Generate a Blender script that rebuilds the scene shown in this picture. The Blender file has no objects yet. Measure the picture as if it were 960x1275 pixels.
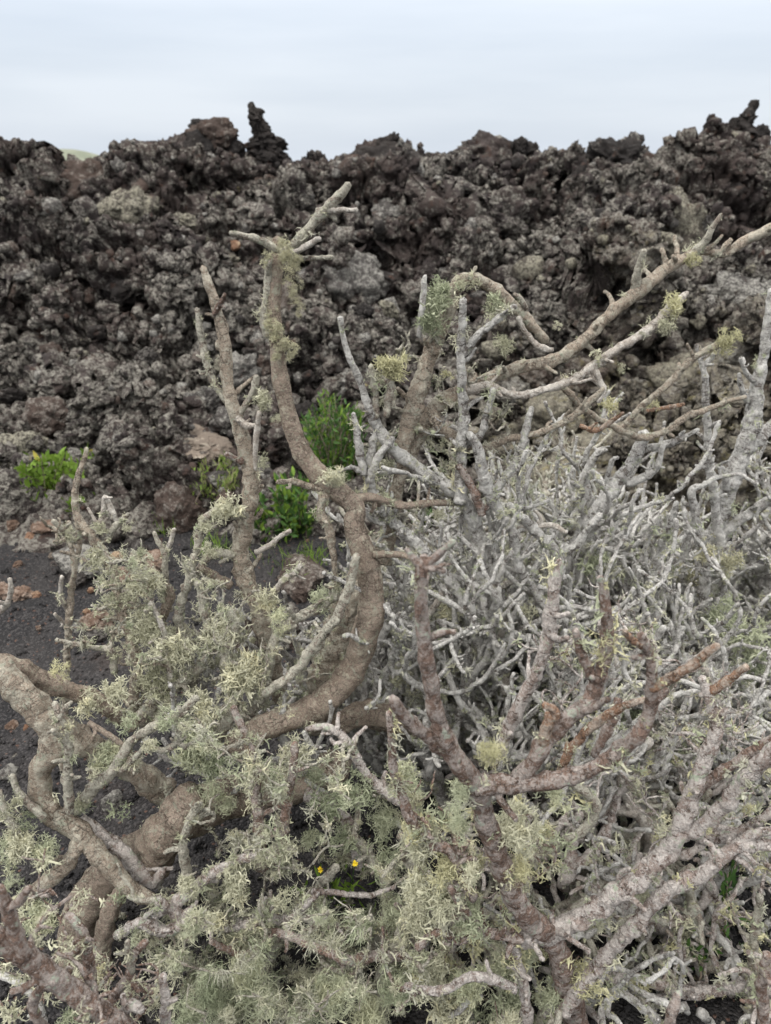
import bpy, bmesh, math, random
import numpy as np
from mathutils import Vector, Matrix

SEED = 7
rng = np.random.default_rng(SEED)
random.seed(SEED)
scene = bpy.context.scene
COL = scene.collection

# ------------------------------------------------------------------ camera
FPX, CX, CY = 921.0, 480.0, 637.5          # focal length in pixels of the 960 x 1275 photograph
PITCH = math.radians(25.4)
EYE = 1.6
cp, sp = math.cos(PITCH), math.sin(PITCH)

cam_d = bpy.data.cameras.new("camera")
cam = bpy.data.objects.new("camera", cam_d)
COL.objects.link(cam)
cam.location = (0, 0, EYE)
cam.rotation_euler = (math.radians(90) - PITCH, 0, 0)
cam_d.sensor_fit = 'AUTO'
cam_d.sensor_width = 36.0
cam_d.lens = FPX / 1275.0 * 36.0
cam_d.clip_start = 0.02
cam_d.clip_end = 9000
cam_d.dof.use_dof = True
cam_d.dof.focus_distance = 1.42
cam_d.dof.aperture_fstop = 5.0
scene.camera = cam


def at(x, y, Y):
    """point seen at photo pixel (x, y) standing Y metres in front; returns (point, metres per pixel)"""
    d = np.array([(x - CX) / FPX, cp - (y - CY) / FPX * sp, -sp - (y - CY) / FPX * cp])
    s = Y / d[1]
    return np.array([0, 0, EYE]) + d * s, s / FPX


def to_px(P):
    P = np.asarray(P, float)
    q = P - np.array([0, 0, EYE])
    dep = q[..., 1] * cp - q[..., 2] * sp
    v = q[..., 1] * sp + q[..., 2] * cp
    return CX + FPX * q[..., 0] / dep, CY - FPX * v / dep, dep


# ------------------------------------------------------------------ numpy noise
_perm = np.random.default_rng(3).permutation(256).astype(np.int64)
_perm = np.concatenate([_perm, _perm])
_grad = np.random.default_rng(4).normal(size=(256, 3))
_grad /= np.linalg.norm(_grad, axis=1)[:, None]
_rnd3 = np.random.default_rng(5).random((256, 3))


def _hash(ix, iy, iz):
    return _perm[_perm[_perm[ix & 255] + (iy & 255)] + (iz & 255)]


def perlin(p):
    p = np.asarray(p, float)
    i = np.floor(p).astype(np.int64)
    f = p - i
    w = f * f * f * (f * (f * 6 - 15) + 10)
    out = 0
    for dx in (0, 1):
        wx = w[:, 0] if dx else 1 - w[:, 0]
        for dy in (0, 1):
            wy = w[:, 1] if dy else 1 - w[:, 1]
            for dz in (0, 1):
                wz = w[:, 2] if dz else 1 - w[:, 2]
                g = _grad[_hash(i[:, 0] + dx, i[:, 1] + dy, i[:, 2] + dz)]
                out = out + wx * wy * wz * (g[:, 0] * (f[:, 0] - dx) + g[:, 1] * (f[:, 1] - dy) + g[:, 2] * (f[:, 2] - dz))
    return out * 1.6


def fbm(p, o=4, gain=.5, lac=2.03):
    a, s, out = 1.0, 1.0, 0
    for k in range(o):
        out = out + a * perlin(p * s + k * 17.3)
        a *= gain
        s *= lac
    return out


def worley(p):
    """F1, F2 distances of jittered cells"""
    p = np.asarray(p, float)
    i = np.floor(p).astype(np.int64)
    f = p - i
    d1 = np.full(len(p), 9.0)
    d2 = np.full(len(p), 9.0)
    for dx in (-1, 0, 1):
        for dy in (-1, 0, 1):
            for dz in (-1, 0, 1):
                c = _rnd3[_hash(i[:, 0] + dx, i[:, 1] + dy, i[:, 2] + dz)]
                e = (dx + c[:, 0] - f[:, 0]) ** 2 + (dy + c[:, 1] - f[:, 1]) ** 2 + (dz + c[:, 2] - f[:, 2]) ** 2
                m = e < d1
                d2 = np.where(m, d1, np.minimum(d2, e))
                d1 = np.where(m, e, d1)
    return np.sqrt(d1), np.sqrt(d2)


# ------------------------------------------------------------------ materials
def srgb(r, g, b):
    f = lambda c: c / 12.92 if c <= .04045 else ((c + .055) / 1.055) ** 2.4
    return (f(r / 255), f(g / 255), f(b / 255), 1)


class Mat:
    def __init__(self, name, rough=.9, spec=.15):
        self.m = bpy.data.materials.new(name)
        self.m.use_nodes = True
        self.t = self.m.node_tree
        self.n = self.t.nodes
        self.b = self.n['Principled BSDF']
        self.b.inputs['Roughness'].default_value = rough
        self.b.inputs['Specular IOR Level'].default_value = spec
        self.co = self.n.new('ShaderNodeTexCoord').outputs['Object']

    def link(self, a, b):
        self.t.links.new(a, b)

    def _set(self, sock, v):
        if isinstance(v, bpy.types.NodeSocket):
            self.link(v, sock)
        else:
            sock.default_value = v

    def attr(self, name, out='Fac'):
        a = self.n.new('ShaderNodeAttribute')
        a.attribute_name = name
        return a.outputs[out]

    def obj_random(self):
        return self.n.new('ShaderNodeObjectInfo').outputs['Random']

    def noise(self, scale, detail=4, rough=.6, co=None, dist=0, out='Fac'):
        a = self.n.new('ShaderNodeTexNoise')
        a.inputs['Scale'].default_value = scale
        a.inputs['Detail'].default_value = detail
        a.inputs['Roughness'].default_value = rough
        a.inputs['Distortion'].default_value = dist
        self.link(co or self.co, a.inputs['Vector'])
        return a.outputs[out]

    def voro(self, scale, feature='F1', co=None, out='Distance', rand=1):
        a = self.n.new('ShaderNodeTexVoronoi')
        a.feature = feature
        a.inputs['Scale'].default_value = scale
        a.inputs['Randomness'].default_value = rand
        self.link(co or self.co, a.inputs['Vector'])
        return a.outputs[out]

    def ramp(self, fac, lo, hi, a=0.0, b=1.0):
        r = self.n.new('ShaderNodeMapRange')
        r.interpolation_type = 'SMOOTHSTEP'
        self.link(fac, r.inputs['Value'])
        r.inputs['From Min'].default_value = lo
        r.inputs['From Max'].default_value = hi
        r.inputs['To Min'].default_value = a
        r.inputs['To Max'].default_value = b
        return r.outputs['Result']

    def mix(self, fac, a, b, blend='MIX'):
        x = self.n.new('ShaderNodeMix')
        x.data_type = 'RGBA'
        x.blend_type = blend
        self._set(x.inputs['Factor'], fac)
        self._set(x.inputs[6], a)
        self._set(x.inputs[7], b)
        return x.outputs[2]

    def math(self, op, a, b=0.0):
        x = self.n.new('ShaderNodeMath')
        x.operation = op
        self._set(x.inputs[0], a)
        self._set(x.inputs[1], b)
        return x.outputs[0]

    def mapping(self, co, scale):
        x = self.n.new('ShaderNodeMapping')
        x.inputs['Scale'].default_value = scale
        self.link(co, x.inputs['Vector'])
        return x.outputs['Vector']

    def color(self, c):
        self._set(self.b.inputs['Base Color'], c)

    def bump(self, h, dist, strength=1.0, prev=None):
        x = self.n.new('ShaderNodeBump')
        x.inputs['Distance'].default_value = dist
        x.inputs['Strength'].default_value = strength
        self.link(h, x.inputs['Height'])
        if prev is not None:
            self.link(prev, x.inputs['Normal'])
        self.link(x.outputs['Normal'], self.b.inputs['Normal'])
        return x.outputs['Normal']


def bark_mat(name, c1, c2, ccrust, cmint, crust_lo, mint_amt, ring=.0, cdark=(.07, .055, .047, 1), patch_scale=26, crust_amt=.8, fs=1.0):
    M = Mat(name, .95, .08)
    tube = M.attr('tube', 'Vector')
    base = M.mix(M.ramp(M.noise(45, 6, .7), .36, .64), c1, c2)
    base = M.mix(M.ramp(M.noise(10, 4, .6, dist=.5), .52, .60, 0, .45), base, tuple(min(1, c * 1.28) for c in c2[:3]) + (1,))
    base = M.mix(M.ramp(M.noise(7, 5, .65), .56, .66, 0, .4), base, tuple(c * .62 for c in c1[:3]) + (1,))
    # grain at the millimetre scale: light scales and dark pores
    base = M.mix(M.ramp(M.noise(330 * fs, 4, .7), .50, .68, 0, .75), base, cdark)
    base = M.mix(M.ramp(M.noise(520 * fs, 3, .7), .55, .70, 0, .55), base, tuple(min(1, c * 1.45) for c in c2[:3]) + (1,))
    rings = M.noise(1, 4, .65, co=M.mapping(tube, (120 * fs, 34 * fs, 34 * fs)), dist=1.2)
    rr = M.ramp(rings, .53, .61, 0, min(1, ring * 1.25))
    base = M.mix(rr, base, cdark)
    wv = M.n.new('ShaderNodeVectorMath')
    wv.operation = 'MULTIPLY_ADD'
    M.link(M.noise(60, 4, .7, out='Color'), wv.inputs[0])
    wv.inputs[1].default_value = (.022, .022, .022)
    M.link(M.mapping(tube, (1.0, 1.8, 1.8)), wv.inputs[2])
    crack = M.voro(42, 'DISTANCE_TO_EDGE', co=wv.outputs[0])
    cr = M.math('MULTIPLY', M.ramp(crack, 0, .05, .7, 0), M.ramp(M.noise(15, 4), .49, .60))
    base = M.mix(cr, base, tuple(c * .6 for c in cdark[:3]) + (1,))
    cm = M.noise(patch_scale, 8, .72)
    crust = M.ramp(cm, crust_lo, crust_lo + .05)
    fine = M.ramp(M.noise(240 * fs, 4, .75), .36, .60, .35, 1)
    crust_c = M.mix(M.ramp(M.noise(130 * fs, 4, .7), .35, .65), ccrust, tuple(min(1, c * 1.35) for c in ccrust[:3]) + (1,))
    fleck = M.ramp(M.noise(190 * fs, 4, .75), .53, .60, 0, .65)
    cf = M.math('MAXIMUM', M.math('MULTIPLY', M.math('MULTIPLY', crust, fine), crust_amt), fleck)
    base = M.mix(cf, base, crust_c)
    mint = M.math('MULTIPLY', M.ramp(M.noise(38, 5, .65, dist=.8), .60, .64), M.ramp(M.noise(260, 3), .38, .55, .3, mint_amt))
    base = M.mix(mint, base, cmint)
    M.color(base)
    h = M.math('ADD', M.math('MULTIPLY', M.noise(170, 8, .8), 1.3), M.math('MULTIPLY', cf, .35))
    h = M.math('SUBTRACT', h, M.math('MULTIPLY', cr, 1.1))
    h = M.math('SUBTRACT', h, M.math('MULTIPLY', rr, .7))
    M.bump(h, .0055, 1.0)
    return M.m


MT = {}
MT['bark_brown'] = bark_mat('brown_bark', (.215, .168, .132, 1), (.335, .272, .222, 1), (.38, .355, .28, 1), (.38, .42, .33, 1), .56, .5, ring=.3, crust_amt=.75)
MT['bark_pale'] = bark_mat('pale_brown_bark', (.285, .23, .18, 1), (.40, .34, .275, 1), (.46, .435, .36, 1), (.38, .42, .33, 1), .50, .6, ring=.4)
MT['bark_grey'] = bark_mat('grey_bark', (.30, .282, .262, 1), (.42, .405, .388, 1), (.56, .55, .52, 1), (.45, .47, .36, 1), .45, .8, ring=.65, cdark=(.11, .092, .078, 1), patch_scale=24, fs=.55)
MT['bark_red'] = bark_mat('red_bark', (.175, .118, .092, 1), (.275, .192, .155, 1), (.44, .395, .365, 1), (.43, .48, .39, 1), .475, .9, ring=.5, patch_scale=38)
MT['bark_lilac'] = bark_mat('lilac_grey_bark', (.26, .205, .18, 1), (.40, .335, .30, 1), (.58, .545, .515, 1), (.43, .48, .37, 1), .45, .95, ring=.7, cdark=(.10, .07, .055, 1), patch_scale=34)
MT['bark_twig'] = bark_mat('crusted_twig_bark', (.225, .185, .15, 1), (.34, .29, .245, 1), (.48, .47, .395, 1), (.45, .48, .38, 1), .43, .85, ring=.5, patch_scale=34)
MT['bark_white'] = bark_mat('bleached_dead_wood', (.38, .335, .29, 1), (.50, .455, .405, 1), (.60, .57, .52, 1), (.5, .5, .42, 1), .48, .4, ring=.4, cdark=(.20, .155, .12, 1))
MT['bark_rust'] = bark_mat('rust_orange_bark', (.26, .155, .10, 1), (.38, .24, .165, 1), (.48, .42, .36, 1), (.42, .44, .36, 1), .48, .5, ring=.5)


def lichen_mat(name, ca, cb, cc):
    M = Mat(name, .95, .08)
    t = M.attr('tint')
    c = M.mix(M.ramp(t, 0, .6), ca, cb)
    c = M.mix(M.ramp(t, .72, 1.0), c, cc)
    c = M.mix(M.ramp(M.noise(60, 3), .35, .7, 0, .35), c, tuple(x * .72 for x in ca[:3]) + (1,))
    M.color(c)
    tr = M.n.new('ShaderNodeBsdfTranslucent')
    M.link(c, tr.inputs['Color'])
    mx = M.n.new('ShaderNodeMixShader')
    mx.inputs[0].default_value = .22
    out = M.n['Material Output']
    M.link(M.b.outputs[0], mx.inputs[1])
    M.link(tr.outputs[0], mx.inputs[2])
    M.link(mx.outputs[0], out.inputs['Surface'])
    return M.m


MT['lichen'] = lichen_mat('strap_lichen', (.37, .37, .265, 1), (.52, .51, .385, 1), (.62, .59, .41, 1))
MT['lichen_green'] = lichen_mat('green_grey_lichen', (.28, .31, .205, 1), (.41, .43, .305, 1), (.51, .51, .35, 1))
MT['lichen_grey'] = lichen_mat('grey_lichen', (.30, .30, .235, 1), (.43, .425, .345, 1), (.54, .525, .42, 1))
MT['lichen_yellow'] = lichen_mat('yellow_lichen', (.40, .385, .235, 1), (.52, .50, .32, 1), (.57, .54, .33, 1))
MT['lichen_gold'] = lichen_mat('dry_olive_lichen', (.33, .315, .21, 1), (.44, .425, .30, 1), (.50, .475, .32, 1))


def lava_mat(name, base, base2, crust, crust_lo, rust=.66, ochre=None, ochre_lo=.7, mass=True):
    M = Mat(name, .95, .12)
    geo = M.n.new('ShaderNodeNewGeometry')
    P = geo.outputs['Position']
    c = M.mix(M.ramp(M.noise(2.1, 4, co=P), .38, .62), base, base2)
    c = M.mix(M.ramp(M.noise(9, 4, co=P), .58, .72, 0, .55), c, (.105, .058, .042, 1))
    n1 = M.noise(17, 6, .72, co=P)
    n2 = M.noise(1.3, 3, co=P)
    sy = M.n.new('ShaderNodeSeparateXYZ')
    M.link(P, sy.inputs[0])
    n1 = M.math('ADD', n1, M.ramp(sy.outputs[1], 4.2, 7.0, .05, -.01))
    cr = M.ramp(M.math('ADD', n1, M.math('MULTIPLY', M.math('SUBTRACT', n2, .5), .55)), crust_lo, crust_lo + .1)
    cr = M.math('MULTIPLY', cr, M.ramp(M.noise(48, 6, .8, co=P), .44, .54, .08, 1.0))
    cc = M.mix(M.noise(45, 3, co=P), crust, tuple(x * 1.5 for x in crust[:3]) + (1,))
    c = M.mix(cr, c, cc)
    if mass:
        sx = M.n.new('ShaderNodeSeparateXYZ')
        M.link(P, sx.inputs[0])
        k = M.math('ADD', sx.outputs[0], M.math('MULTIPLY', M.math('SUBTRACT', M.noise(1.1, 4, co=P), .5), 1.6))
        k = M.math('MULTIPLY', M.ramp(k, .25, .8), M.ramp(M.math('ADD', sx.outputs[1], M.math('MULTIPLY', M.noise(1.7, 4, co=P), 1.2)), 4.3, 5.4, 1, 0))
        k = M.math('MULTIPLY', k, M.ramp(M.noise(26, 6, .8, co=P), .43, .55, .05, .8))
        c = M.mix(k, c, M.mix(M.noise(7, 4, co=P), (.19, .16, .115, 1), (.25, .235, .19, 1)))
        k2 = M.math('MULTIPLY', k, M.ramp(M.noise(11, 4, co=P), .56, .64, 0, .75))
        c = M.mix(k2, c, (.30, .265, .13, 1))
    if ochre:
        oc = M.math('MULTIPLY', M.ramp(M.noise(6, 4, .7, co=P), ochre_lo, ochre_lo + .06), M.ramp(M.noise(60, 3, co=P), .4, .55))
        c = M.mix(oc, c, ochre)
    M.color(c)
    h = M.math('ADD', M.math('MULTIPLY', M.noise(38, 8, .78, co=P), 1.2), M.math('MULTIPLY', M.voro(80, co=P), -.5))
    M.bump(h, .028, 1.0)
    return M.m


MT['lava'] = lava_mat('lava_clinker', (.049, .041, .040, 1), (.080, .064, .058, 1), (.222, .209, .182, 1), .465, ochre=(.30, .26, .14, 1), ochre_lo=.70)
MT['lava_black'] = lava_mat('black_lava', (.030, .027, .026, 1), (.046, .040, .037, 1), (.13, .12, .11, 1), .56)
MT['lava_brown'] = lava_mat('rusty_brown_lava', (.075, .057, .049, 1), (.092, .068, .057, 1), (.19, .17, .15, 1), .50)
MT['lava_crusted'] = lava_mat('lichen_crusted_lava', (.07, .062, .054, 1), (.09, .078, .066, 1), (.25, .235, .185, 1), .41, ochre=(.31, .27, .16, 1), ochre_lo=.68)
MT['lava_grey'] = lava_mat('grey_lava', (.080, .074, .070, 1), (.105, .096, .090, 1), (.27, .26, .235, 1), .43)
MT['lava_pale'] = lava_mat('pale_tan_lava', (.20, .165, .135, 1), (.25, .205, .165, 1), (.32, .28, .23, 1), .5)
MT['stone_rust'] = lava_mat('rust_stone', (.15, .098, .072, 1), (.20, .135, .10, 1), (.27, .21, .17, 1), .50)
MT['stone_ochre'] = lava_mat('orange_stone', (.22, .125, .08, 1), (.28, .17, .115, 1), (.38, .29, .2, 1), .55)


def ground_mat():
    M = Mat('black_cinder', .95, .1)
    geo = M.n.new('ShaderNodeNewGeometry')
    P = geo.outputs['Position']
    c = M.mix(M.ramp(M.noise(3, 4, co=P), .4, .62), (.021, .0205, .0215, 1), (.033, .031, .031, 1))
    v = M.voro(150, out='Color', co=P)
    s = M.n.new('ShaderNodeSeparateColor')
    M.link(v, s.inputs[0])
    c = M.mix(M.ramp(s.outputs[0], .55, 1, 0, .7), c, (.075, .07, .069, 1))
    c = M.mix(M.ramp(s.outputs[1], .985, .99, 0, .5), c, (.16, .09, .065, 1))
    c = M.mix(M.ramp(M.noise(1.7, 5, co=P), .58, .7, 0, .5), c, (.050, .039, .034, 1))
    M.color(c)
    h = M.math('ADD', M.math('MULTIPLY', M.voro(150, co=P), -1.0), M.math('MULTIPLY', M.noise(40, 4, co=P), .8))
    M.bump(h, .009, .9)
    return M.m


MT['ground'] = ground_mat()
MT['cinder'] = lava_mat('cinder_grain', (.022, .021, .022, 1), (.036, .033, .032, 1), (.085, .08, .078, 1), .60, mass=False)


def simple_mat(name, a, b, scale=20, rough=.7, trans=0, attr=True):
    M = Mat(name, rough, .25)
    c = M.mix(M.ramp(M.noise(scale, 4), .35, .65), a, b)
    if attr:
        t = M.attr('tint')
        c = M.mix(M.ramp(t, .2, 1, 0, .8), c, b)
    M.color(c)
    if trans:
        tr = M.n.new('ShaderNodeBsdfTranslucent')
        M.link(c, tr.inputs['Color'])
        mx = M.n.new('ShaderNodeMixShader')
        mx.inputs[0].default_value = trans
        M.link(M.b.outputs[0], mx.inputs[1])
        M.link(tr.outputs[0], mx.inputs[2])
        M.link(mx.outputs[0], M.n['Material Output'].inputs['Surface'])
    return M.m


MT['leaf_bright'] = simple_mat('bright_green_leaf', (.085, .155, .018, 1), (.15, .235, .035, 1), trans=.3)
MT['leaf_dark'] = simple_mat('deep_green_leaf', (.032, .078, .020, 1), (.065, .13, .030, 1), trans=.25)
MT['leaf_olive'] = simple_mat('yellow_green_leaf', (.13, .16, .05, 1), (.22, .24, .09, 1), trans=.25)
MT['leaf_yellow'] = simple_mat('faded_yellow_leaf', (.30, .28, .05, 1), (.40, .34, .07, 1), trans=.25)
MT['stem'] = simple_mat('dry_stem', (.14, .11, .085, 1), (.22, .18, .14, 1), attr=False)
MT['petal'] = simple_mat('yellow_petal', (.72, .52, .02, 1), (.78, .60, .04, 1), trans=.2, attr=False)
MT['hill'] = simple_mat('grassy_hill', (.10, .115, .075, 1), (.14, .15, .105, 1), scale=.05, attr=False)


# ------------------------------------------------------------------ mesh helpers
def make_mesh(name, V, F, attrs=None, smooth=True, mat=None):
    """V (n,3), F list of (m,k) int arrays"""
    if isinstance(F, np.ndarray):
        F = [F]
    me = bpy.data.meshes.new(name)
    V = np.ascontiguousarray(V, np.float32)
    nl = sum(f.size for f in F)
    nf = sum(len(f) for f in F)
    me.vertices.add(len(V))
    me.vertices.foreach_set('co', V.ravel())
    me.loops.add(nl)
    me.loops.foreach_set('vertex_index', np.concatenate([f.ravel() for f in F]).astype(np.int32))
    me.polygons.add(nf)
    tot = np.concatenate([np.full(len(f), f.shape[1], np.int32) for f in F])
    st = np.concatenate([[0], np.cumsum(tot)[:-1]]).astype(np.int32)
    me.polygons.foreach_set('loop_start', st)
    me.polygons.foreach_set('use_smooth', np.full(nf, bool(smooth)))
    for k, v in (attrs or {}).items():
        if v.ndim == 1:
            a = me.attributes.new(k, 'FLOAT', 'POINT')
            a.data.foreach_set('value', v.astype(np.float32))
        else:
            a = me.attributes.new(k, 'FLOAT_VECTOR', 'POINT')
            a.data.foreach_set('vector', np.ascontiguousarray(v, np.float32).ravel())
    me.update()
    me.validate()
    if mat:
        me.materials.append(mat)
    return me


def link(name, me, parent=None, loc=None):
    o = bpy.data.objects.new(name, me)
    COL.objects.link(o)
    if parent is not None:
        o.parent = parent
    if loc is not None:
        o.location = loc
    return o


def tag(o, label=None, cat=None, group=None, kind=None):
    for k, v in (('label', label), ('category', cat), ('group', group), ('kind', kind)):
        if v:
            o[k] = v
    return o


def empty(name, loc):
    o = bpy.data.objects.new(name, None)
    o.empty_display_size = .05
    COL.objects.link(o)
    o.location = loc
    return o


class Bag:
    """collects vertices / faces / attributes for one mesh"""
    def __init__(self):
        self.V, self.F4, self.F3, self.A, self.n = [], [], [], {}, 0

    def add(self, V, F4=None, F3=None, **attrs):
        if F4 is not None and len(F4):
            self.F4.append(F4 + self.n)
        if F3 is not None and len(F3):
            self.F3.append(F3 + self.n)
        self.V.append(V)
        for k, v in attrs.items():
            self.A.setdefault(k, []).append(v)
        self.n += len(V)

    def mesh(self, name, mat, smooth=True):
        F = []
        if self.F4:
            F.append(np.concatenate(self.F4))
        if self.F3:
            F.append(np.concatenate(self.F3))
        return make_mesh(name, np.concatenate(self.V), F, {k: np.concatenate(v) for k, v in self.A.items()}, smooth, mat)


def catmull(P, step):
    """P (n,k): smooth resample; the first three columns are metres"""
    P = np.asarray(P, float)
    if len(P) == 2:
        n = max(3, int(np.linalg.norm(P[1, :3] - P[0, :3]) / step))
        t = np.linspace(0, 1, n)[:, None]
        return P[0] * (1 - t) + P[1] * t
    Q = np.vstack([2 * P[0] - P[1], P, 2 * P[-1] - P[-2]])
    out = []
    for i in range(1, len(Q) - 2):
        n = max(2, int(np.linalg.norm(Q[i + 1, :3] - Q[i, :3]) / step))
        t = np.linspace(0, 1, n, endpoint=False)[:, None]
        a, b, c, d = Q[i - 1], Q[i], Q[i + 1], Q[i + 2]
        out.append(.5 * (2 * b + (c - a) * t + (2 * a - 5 * b + 4 * c - d) * t * t + (3 * b - a - 3 * c + d) * t ** 3))
    out.append(P[-1:])
    R = np.vstack(out)
    R[:, 3] = np.maximum(R[:, 3], .0006)
    return R


def tube(bag, P, sides=10, rough=.16, knob=.22, wiggle=.25, seed=0, blunt=True):
    """P (n,4) = x,y,z,r ; lumpy stem with a closed end"""
    P = P.copy()
    n = len(P)
    r0 = P[:, 3].mean()
    P[:, 3] *= 1 + (.13 if r0 < .011 else .05) * perlin(np.stack([np.arange(n) * (.31 if r0 < .011 else .12), np.full(n, seed * 2.3 + .5), np.full(n, .5)], 1))
    r0 = P[:, 3].mean()
    off = np.array([seed * 3.1, seed * 1.7, seed * 5.3])
    if wiggle:
        wl = r0 * 5
        w = np.stack([perlin(P[:, :3] / wl + off + k * 9.1) for k in range(3)], 1)
        P[:, :3] += w * (wiggle * r0 * 1.2)
    T = np.gradient(P[:, :3], axis=0)
    T /= np.linalg.norm(T, axis=1)[:, None] + 1e-9
    u = np.cross(T[0], [.3, .2, 1.0])
    if np.linalg.norm(u) < 1e-4:
        u = np.cross(T[0], [1.0, 0, 0])
    u /= np.linalg.norm(u)
    U = np.zeros((n, 3))
    for i in range(n):
        u = u - T[i] * (u @ T[i])
        u /= np.linalg.norm(u) + 1e-9
        U[i] = u
    W = np.cross(T, U)
    a = np.linspace(0, 2 * np.pi, sides, endpoint=False)
    D = np.cos(a)[None, :, None] * U[:, None] + np.sin(a)[None, :, None] * W[:, None]
    R = P[:, 3][:, None]
    V = P[:, None, :3] + D * R[:, :, None]
    flat = V.reshape(-1, 3)
    s1 = np.repeat(P[:, 3], sides)
    q = flat / (r0 * 1.5) + off
    h = rough * perlin(q) + rough * .6 * perlin(flat / (r0 * .62) + off * 2)
    f1, _ = worley(flat / (r0 * 1.9) + off)
    h = h + knob * (np.clip(.62 - f1, 0, 1) * 2.0 - .42)
    h = h + rough * .55 * perlin(flat / max(.0022, r0 * .28) + off * 3)
    flat = flat + D.reshape(-1, 3) * (h * s1)[:, None]
    seg = np.concatenate([[0], np.cumsum(np.linalg.norm(np.diff(P[:, :3], axis=0), axis=1))])
    tv = np.stack([np.repeat(seg, sides), np.tile(np.cos(a), n) * s1, np.tile(np.sin(a), n) * s1], 1)
    tv += off[None] * .7
    i = np.arange(n - 1)[:, None] * sides
    j = np.arange(sides)[None]
    k = (np.arange(sides)[None] + 1) % sides
    F4 = np.stack([i + j, i + k, i + sides + k, i + sides + j], 2).reshape(-1, 4)
    # caps
    tip = P[-1, :3] + T[-1] * P[-1, 3] * (.7 if blunt else .3)
    bot = P[0, :3] - T[0] * P[0, 3] * .3
    flat = np.vstack([flat, tip, bot])
    tv = np.vstack([tv, tv[-1:], tv[:1]])
    b = (n - 1) * sides
    jj = np.arange(sides)
    kk = (jj + 1) % sides
    F3 = np.vstack([np.stack([b + jj, b + kk, np.full(sides, n * sides)], 1),
                    np.stack([kk, jj, np.full(sides, n * sides + 1)], 1)])
    bag.add(flat, F4, F3, tube=tv)


# ------------------------------------------------------------------ lichen tufts (unit size, growing along +Z)
def strap_tuft(seed, n=22, segs=5, width=.075, spread=1.0, curl=.35, droop=.0, forks=2, lmin=.6, lmax=1.0):
    g = np.random.default_rng(seed)
    B = Bag()

    def strap(p, d, length, w, segs, level):
        side = np.cross(d, g.normal(size=3))
        side /= np.linalg.norm(side) + 1e-9
        pts, sd = [p], [side * w]
        for s in range(segs):
            d = d + g.normal(size=3) * curl * .55 + np.array([0, 0, -droop])
            d /= np.linalg.norm(d) + 1e-9
            p = p + d * length / segs
            side = side - d * (side @ d) + g.normal(size=3) * .25
            side -= d * (side @ d)
            side /= np.linalg.norm(side) + 1e-9
            t = (s + 1) / segs
            pts.append(p)
            sd.append(side * w * (1 - .78 * t) * (1 + .25 * g.normal()))
            if level > 0 and s >= 1 and s < segs - 1 and g.random() < .75:
                dd = d + g.normal(size=3) * .75
                strap(p, dd / np.linalg.norm(dd), length * (.55 - .07 * s) * g.uniform(.7, 1.2), w * .7, max(2, segs - 2), level - 1)
        pts, sd = np.array(pts), np.array(sd)
        V = np.empty((2 * len(pts), 3))
        V[0::2] = pts - sd
        V[1::2] = pts + sd
        k = np.arange(len(pts) - 1) * 2
        B.add(V, np.stack([k, k + 1, k + 3, k + 2], 1))

    for i in range(n):
        z = g.uniform(1 - spread, 1)
        ph = g.uniform(0, 2 * np.pi)
        q = math.sqrt(max(0, 1 - z * z))
        d = np.array([q * math.cos(ph), q * math.sin(ph), z])
        strap(g.normal(size=3) * .22 * np.array([1, 1, .5]), d, g.uniform(lmin, lmax), width * g.uniform(.6, 1.3), segs, forks)
    return np.concatenate(B.V), np.concatenate(B.F4)


TUFTS = {
    'bushy': [strap_tuft(10 + k, 13, 4, .055, 1.05, .85, .02, 2, .45, .95) for k in range(8)],
    'thin': [strap_tuft(30 + k, 18, 4, .040, 1.1, .95, .03, 2, .4, 1.0) for k in range(6)],
    'strap': [strap_tuft(50 + k, 13, 5, .062, 1.0, .65, .12, 2, .5, 1.05) for k in range(6)],
    'hang': [strap_tuft(70 + k, 16, 6, .036, 1.0, .75, .40, 2, .8, 1.7) for k in range(5)],
    'crust': [strap_tuft(90 + k, 10, 2, .24, 1.1, .8, .0, 0, .35, 1.0) for k in range(8)],
    'beard': [strap_tuft(170 + k, 24, 5, .036, 1.1, .5, .38, 1, .6, 1.3) for k in range(6)],
    'mat': [strap_tuft(150 + k, 15, 3, .085, 1.15, 1.0, .03, 1, .35, 1.0) for k in range(10)],
    'flake': [strap_tuft(110 + k, 8, 2, .30, 1.15, .7, .0, 0, .5, 1.0) for k in range(8)],
    'leafy': [strap_tuft(130 + k, 9, 4, .11, 1.0, .55, .10, 1, .5, 1.05) for k in range(6)],
}


def rot_to(z, g):
    """random rotation whose third column is z"""
    z = z / (np.linalg.norm(z) + 1e-9)
    x = np.cross(z, g.normal(size=3))
    x /= np.linalg.norm(x) + 1e-9
    return np.stack([x, np.cross(z, x), z], 1)


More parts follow.
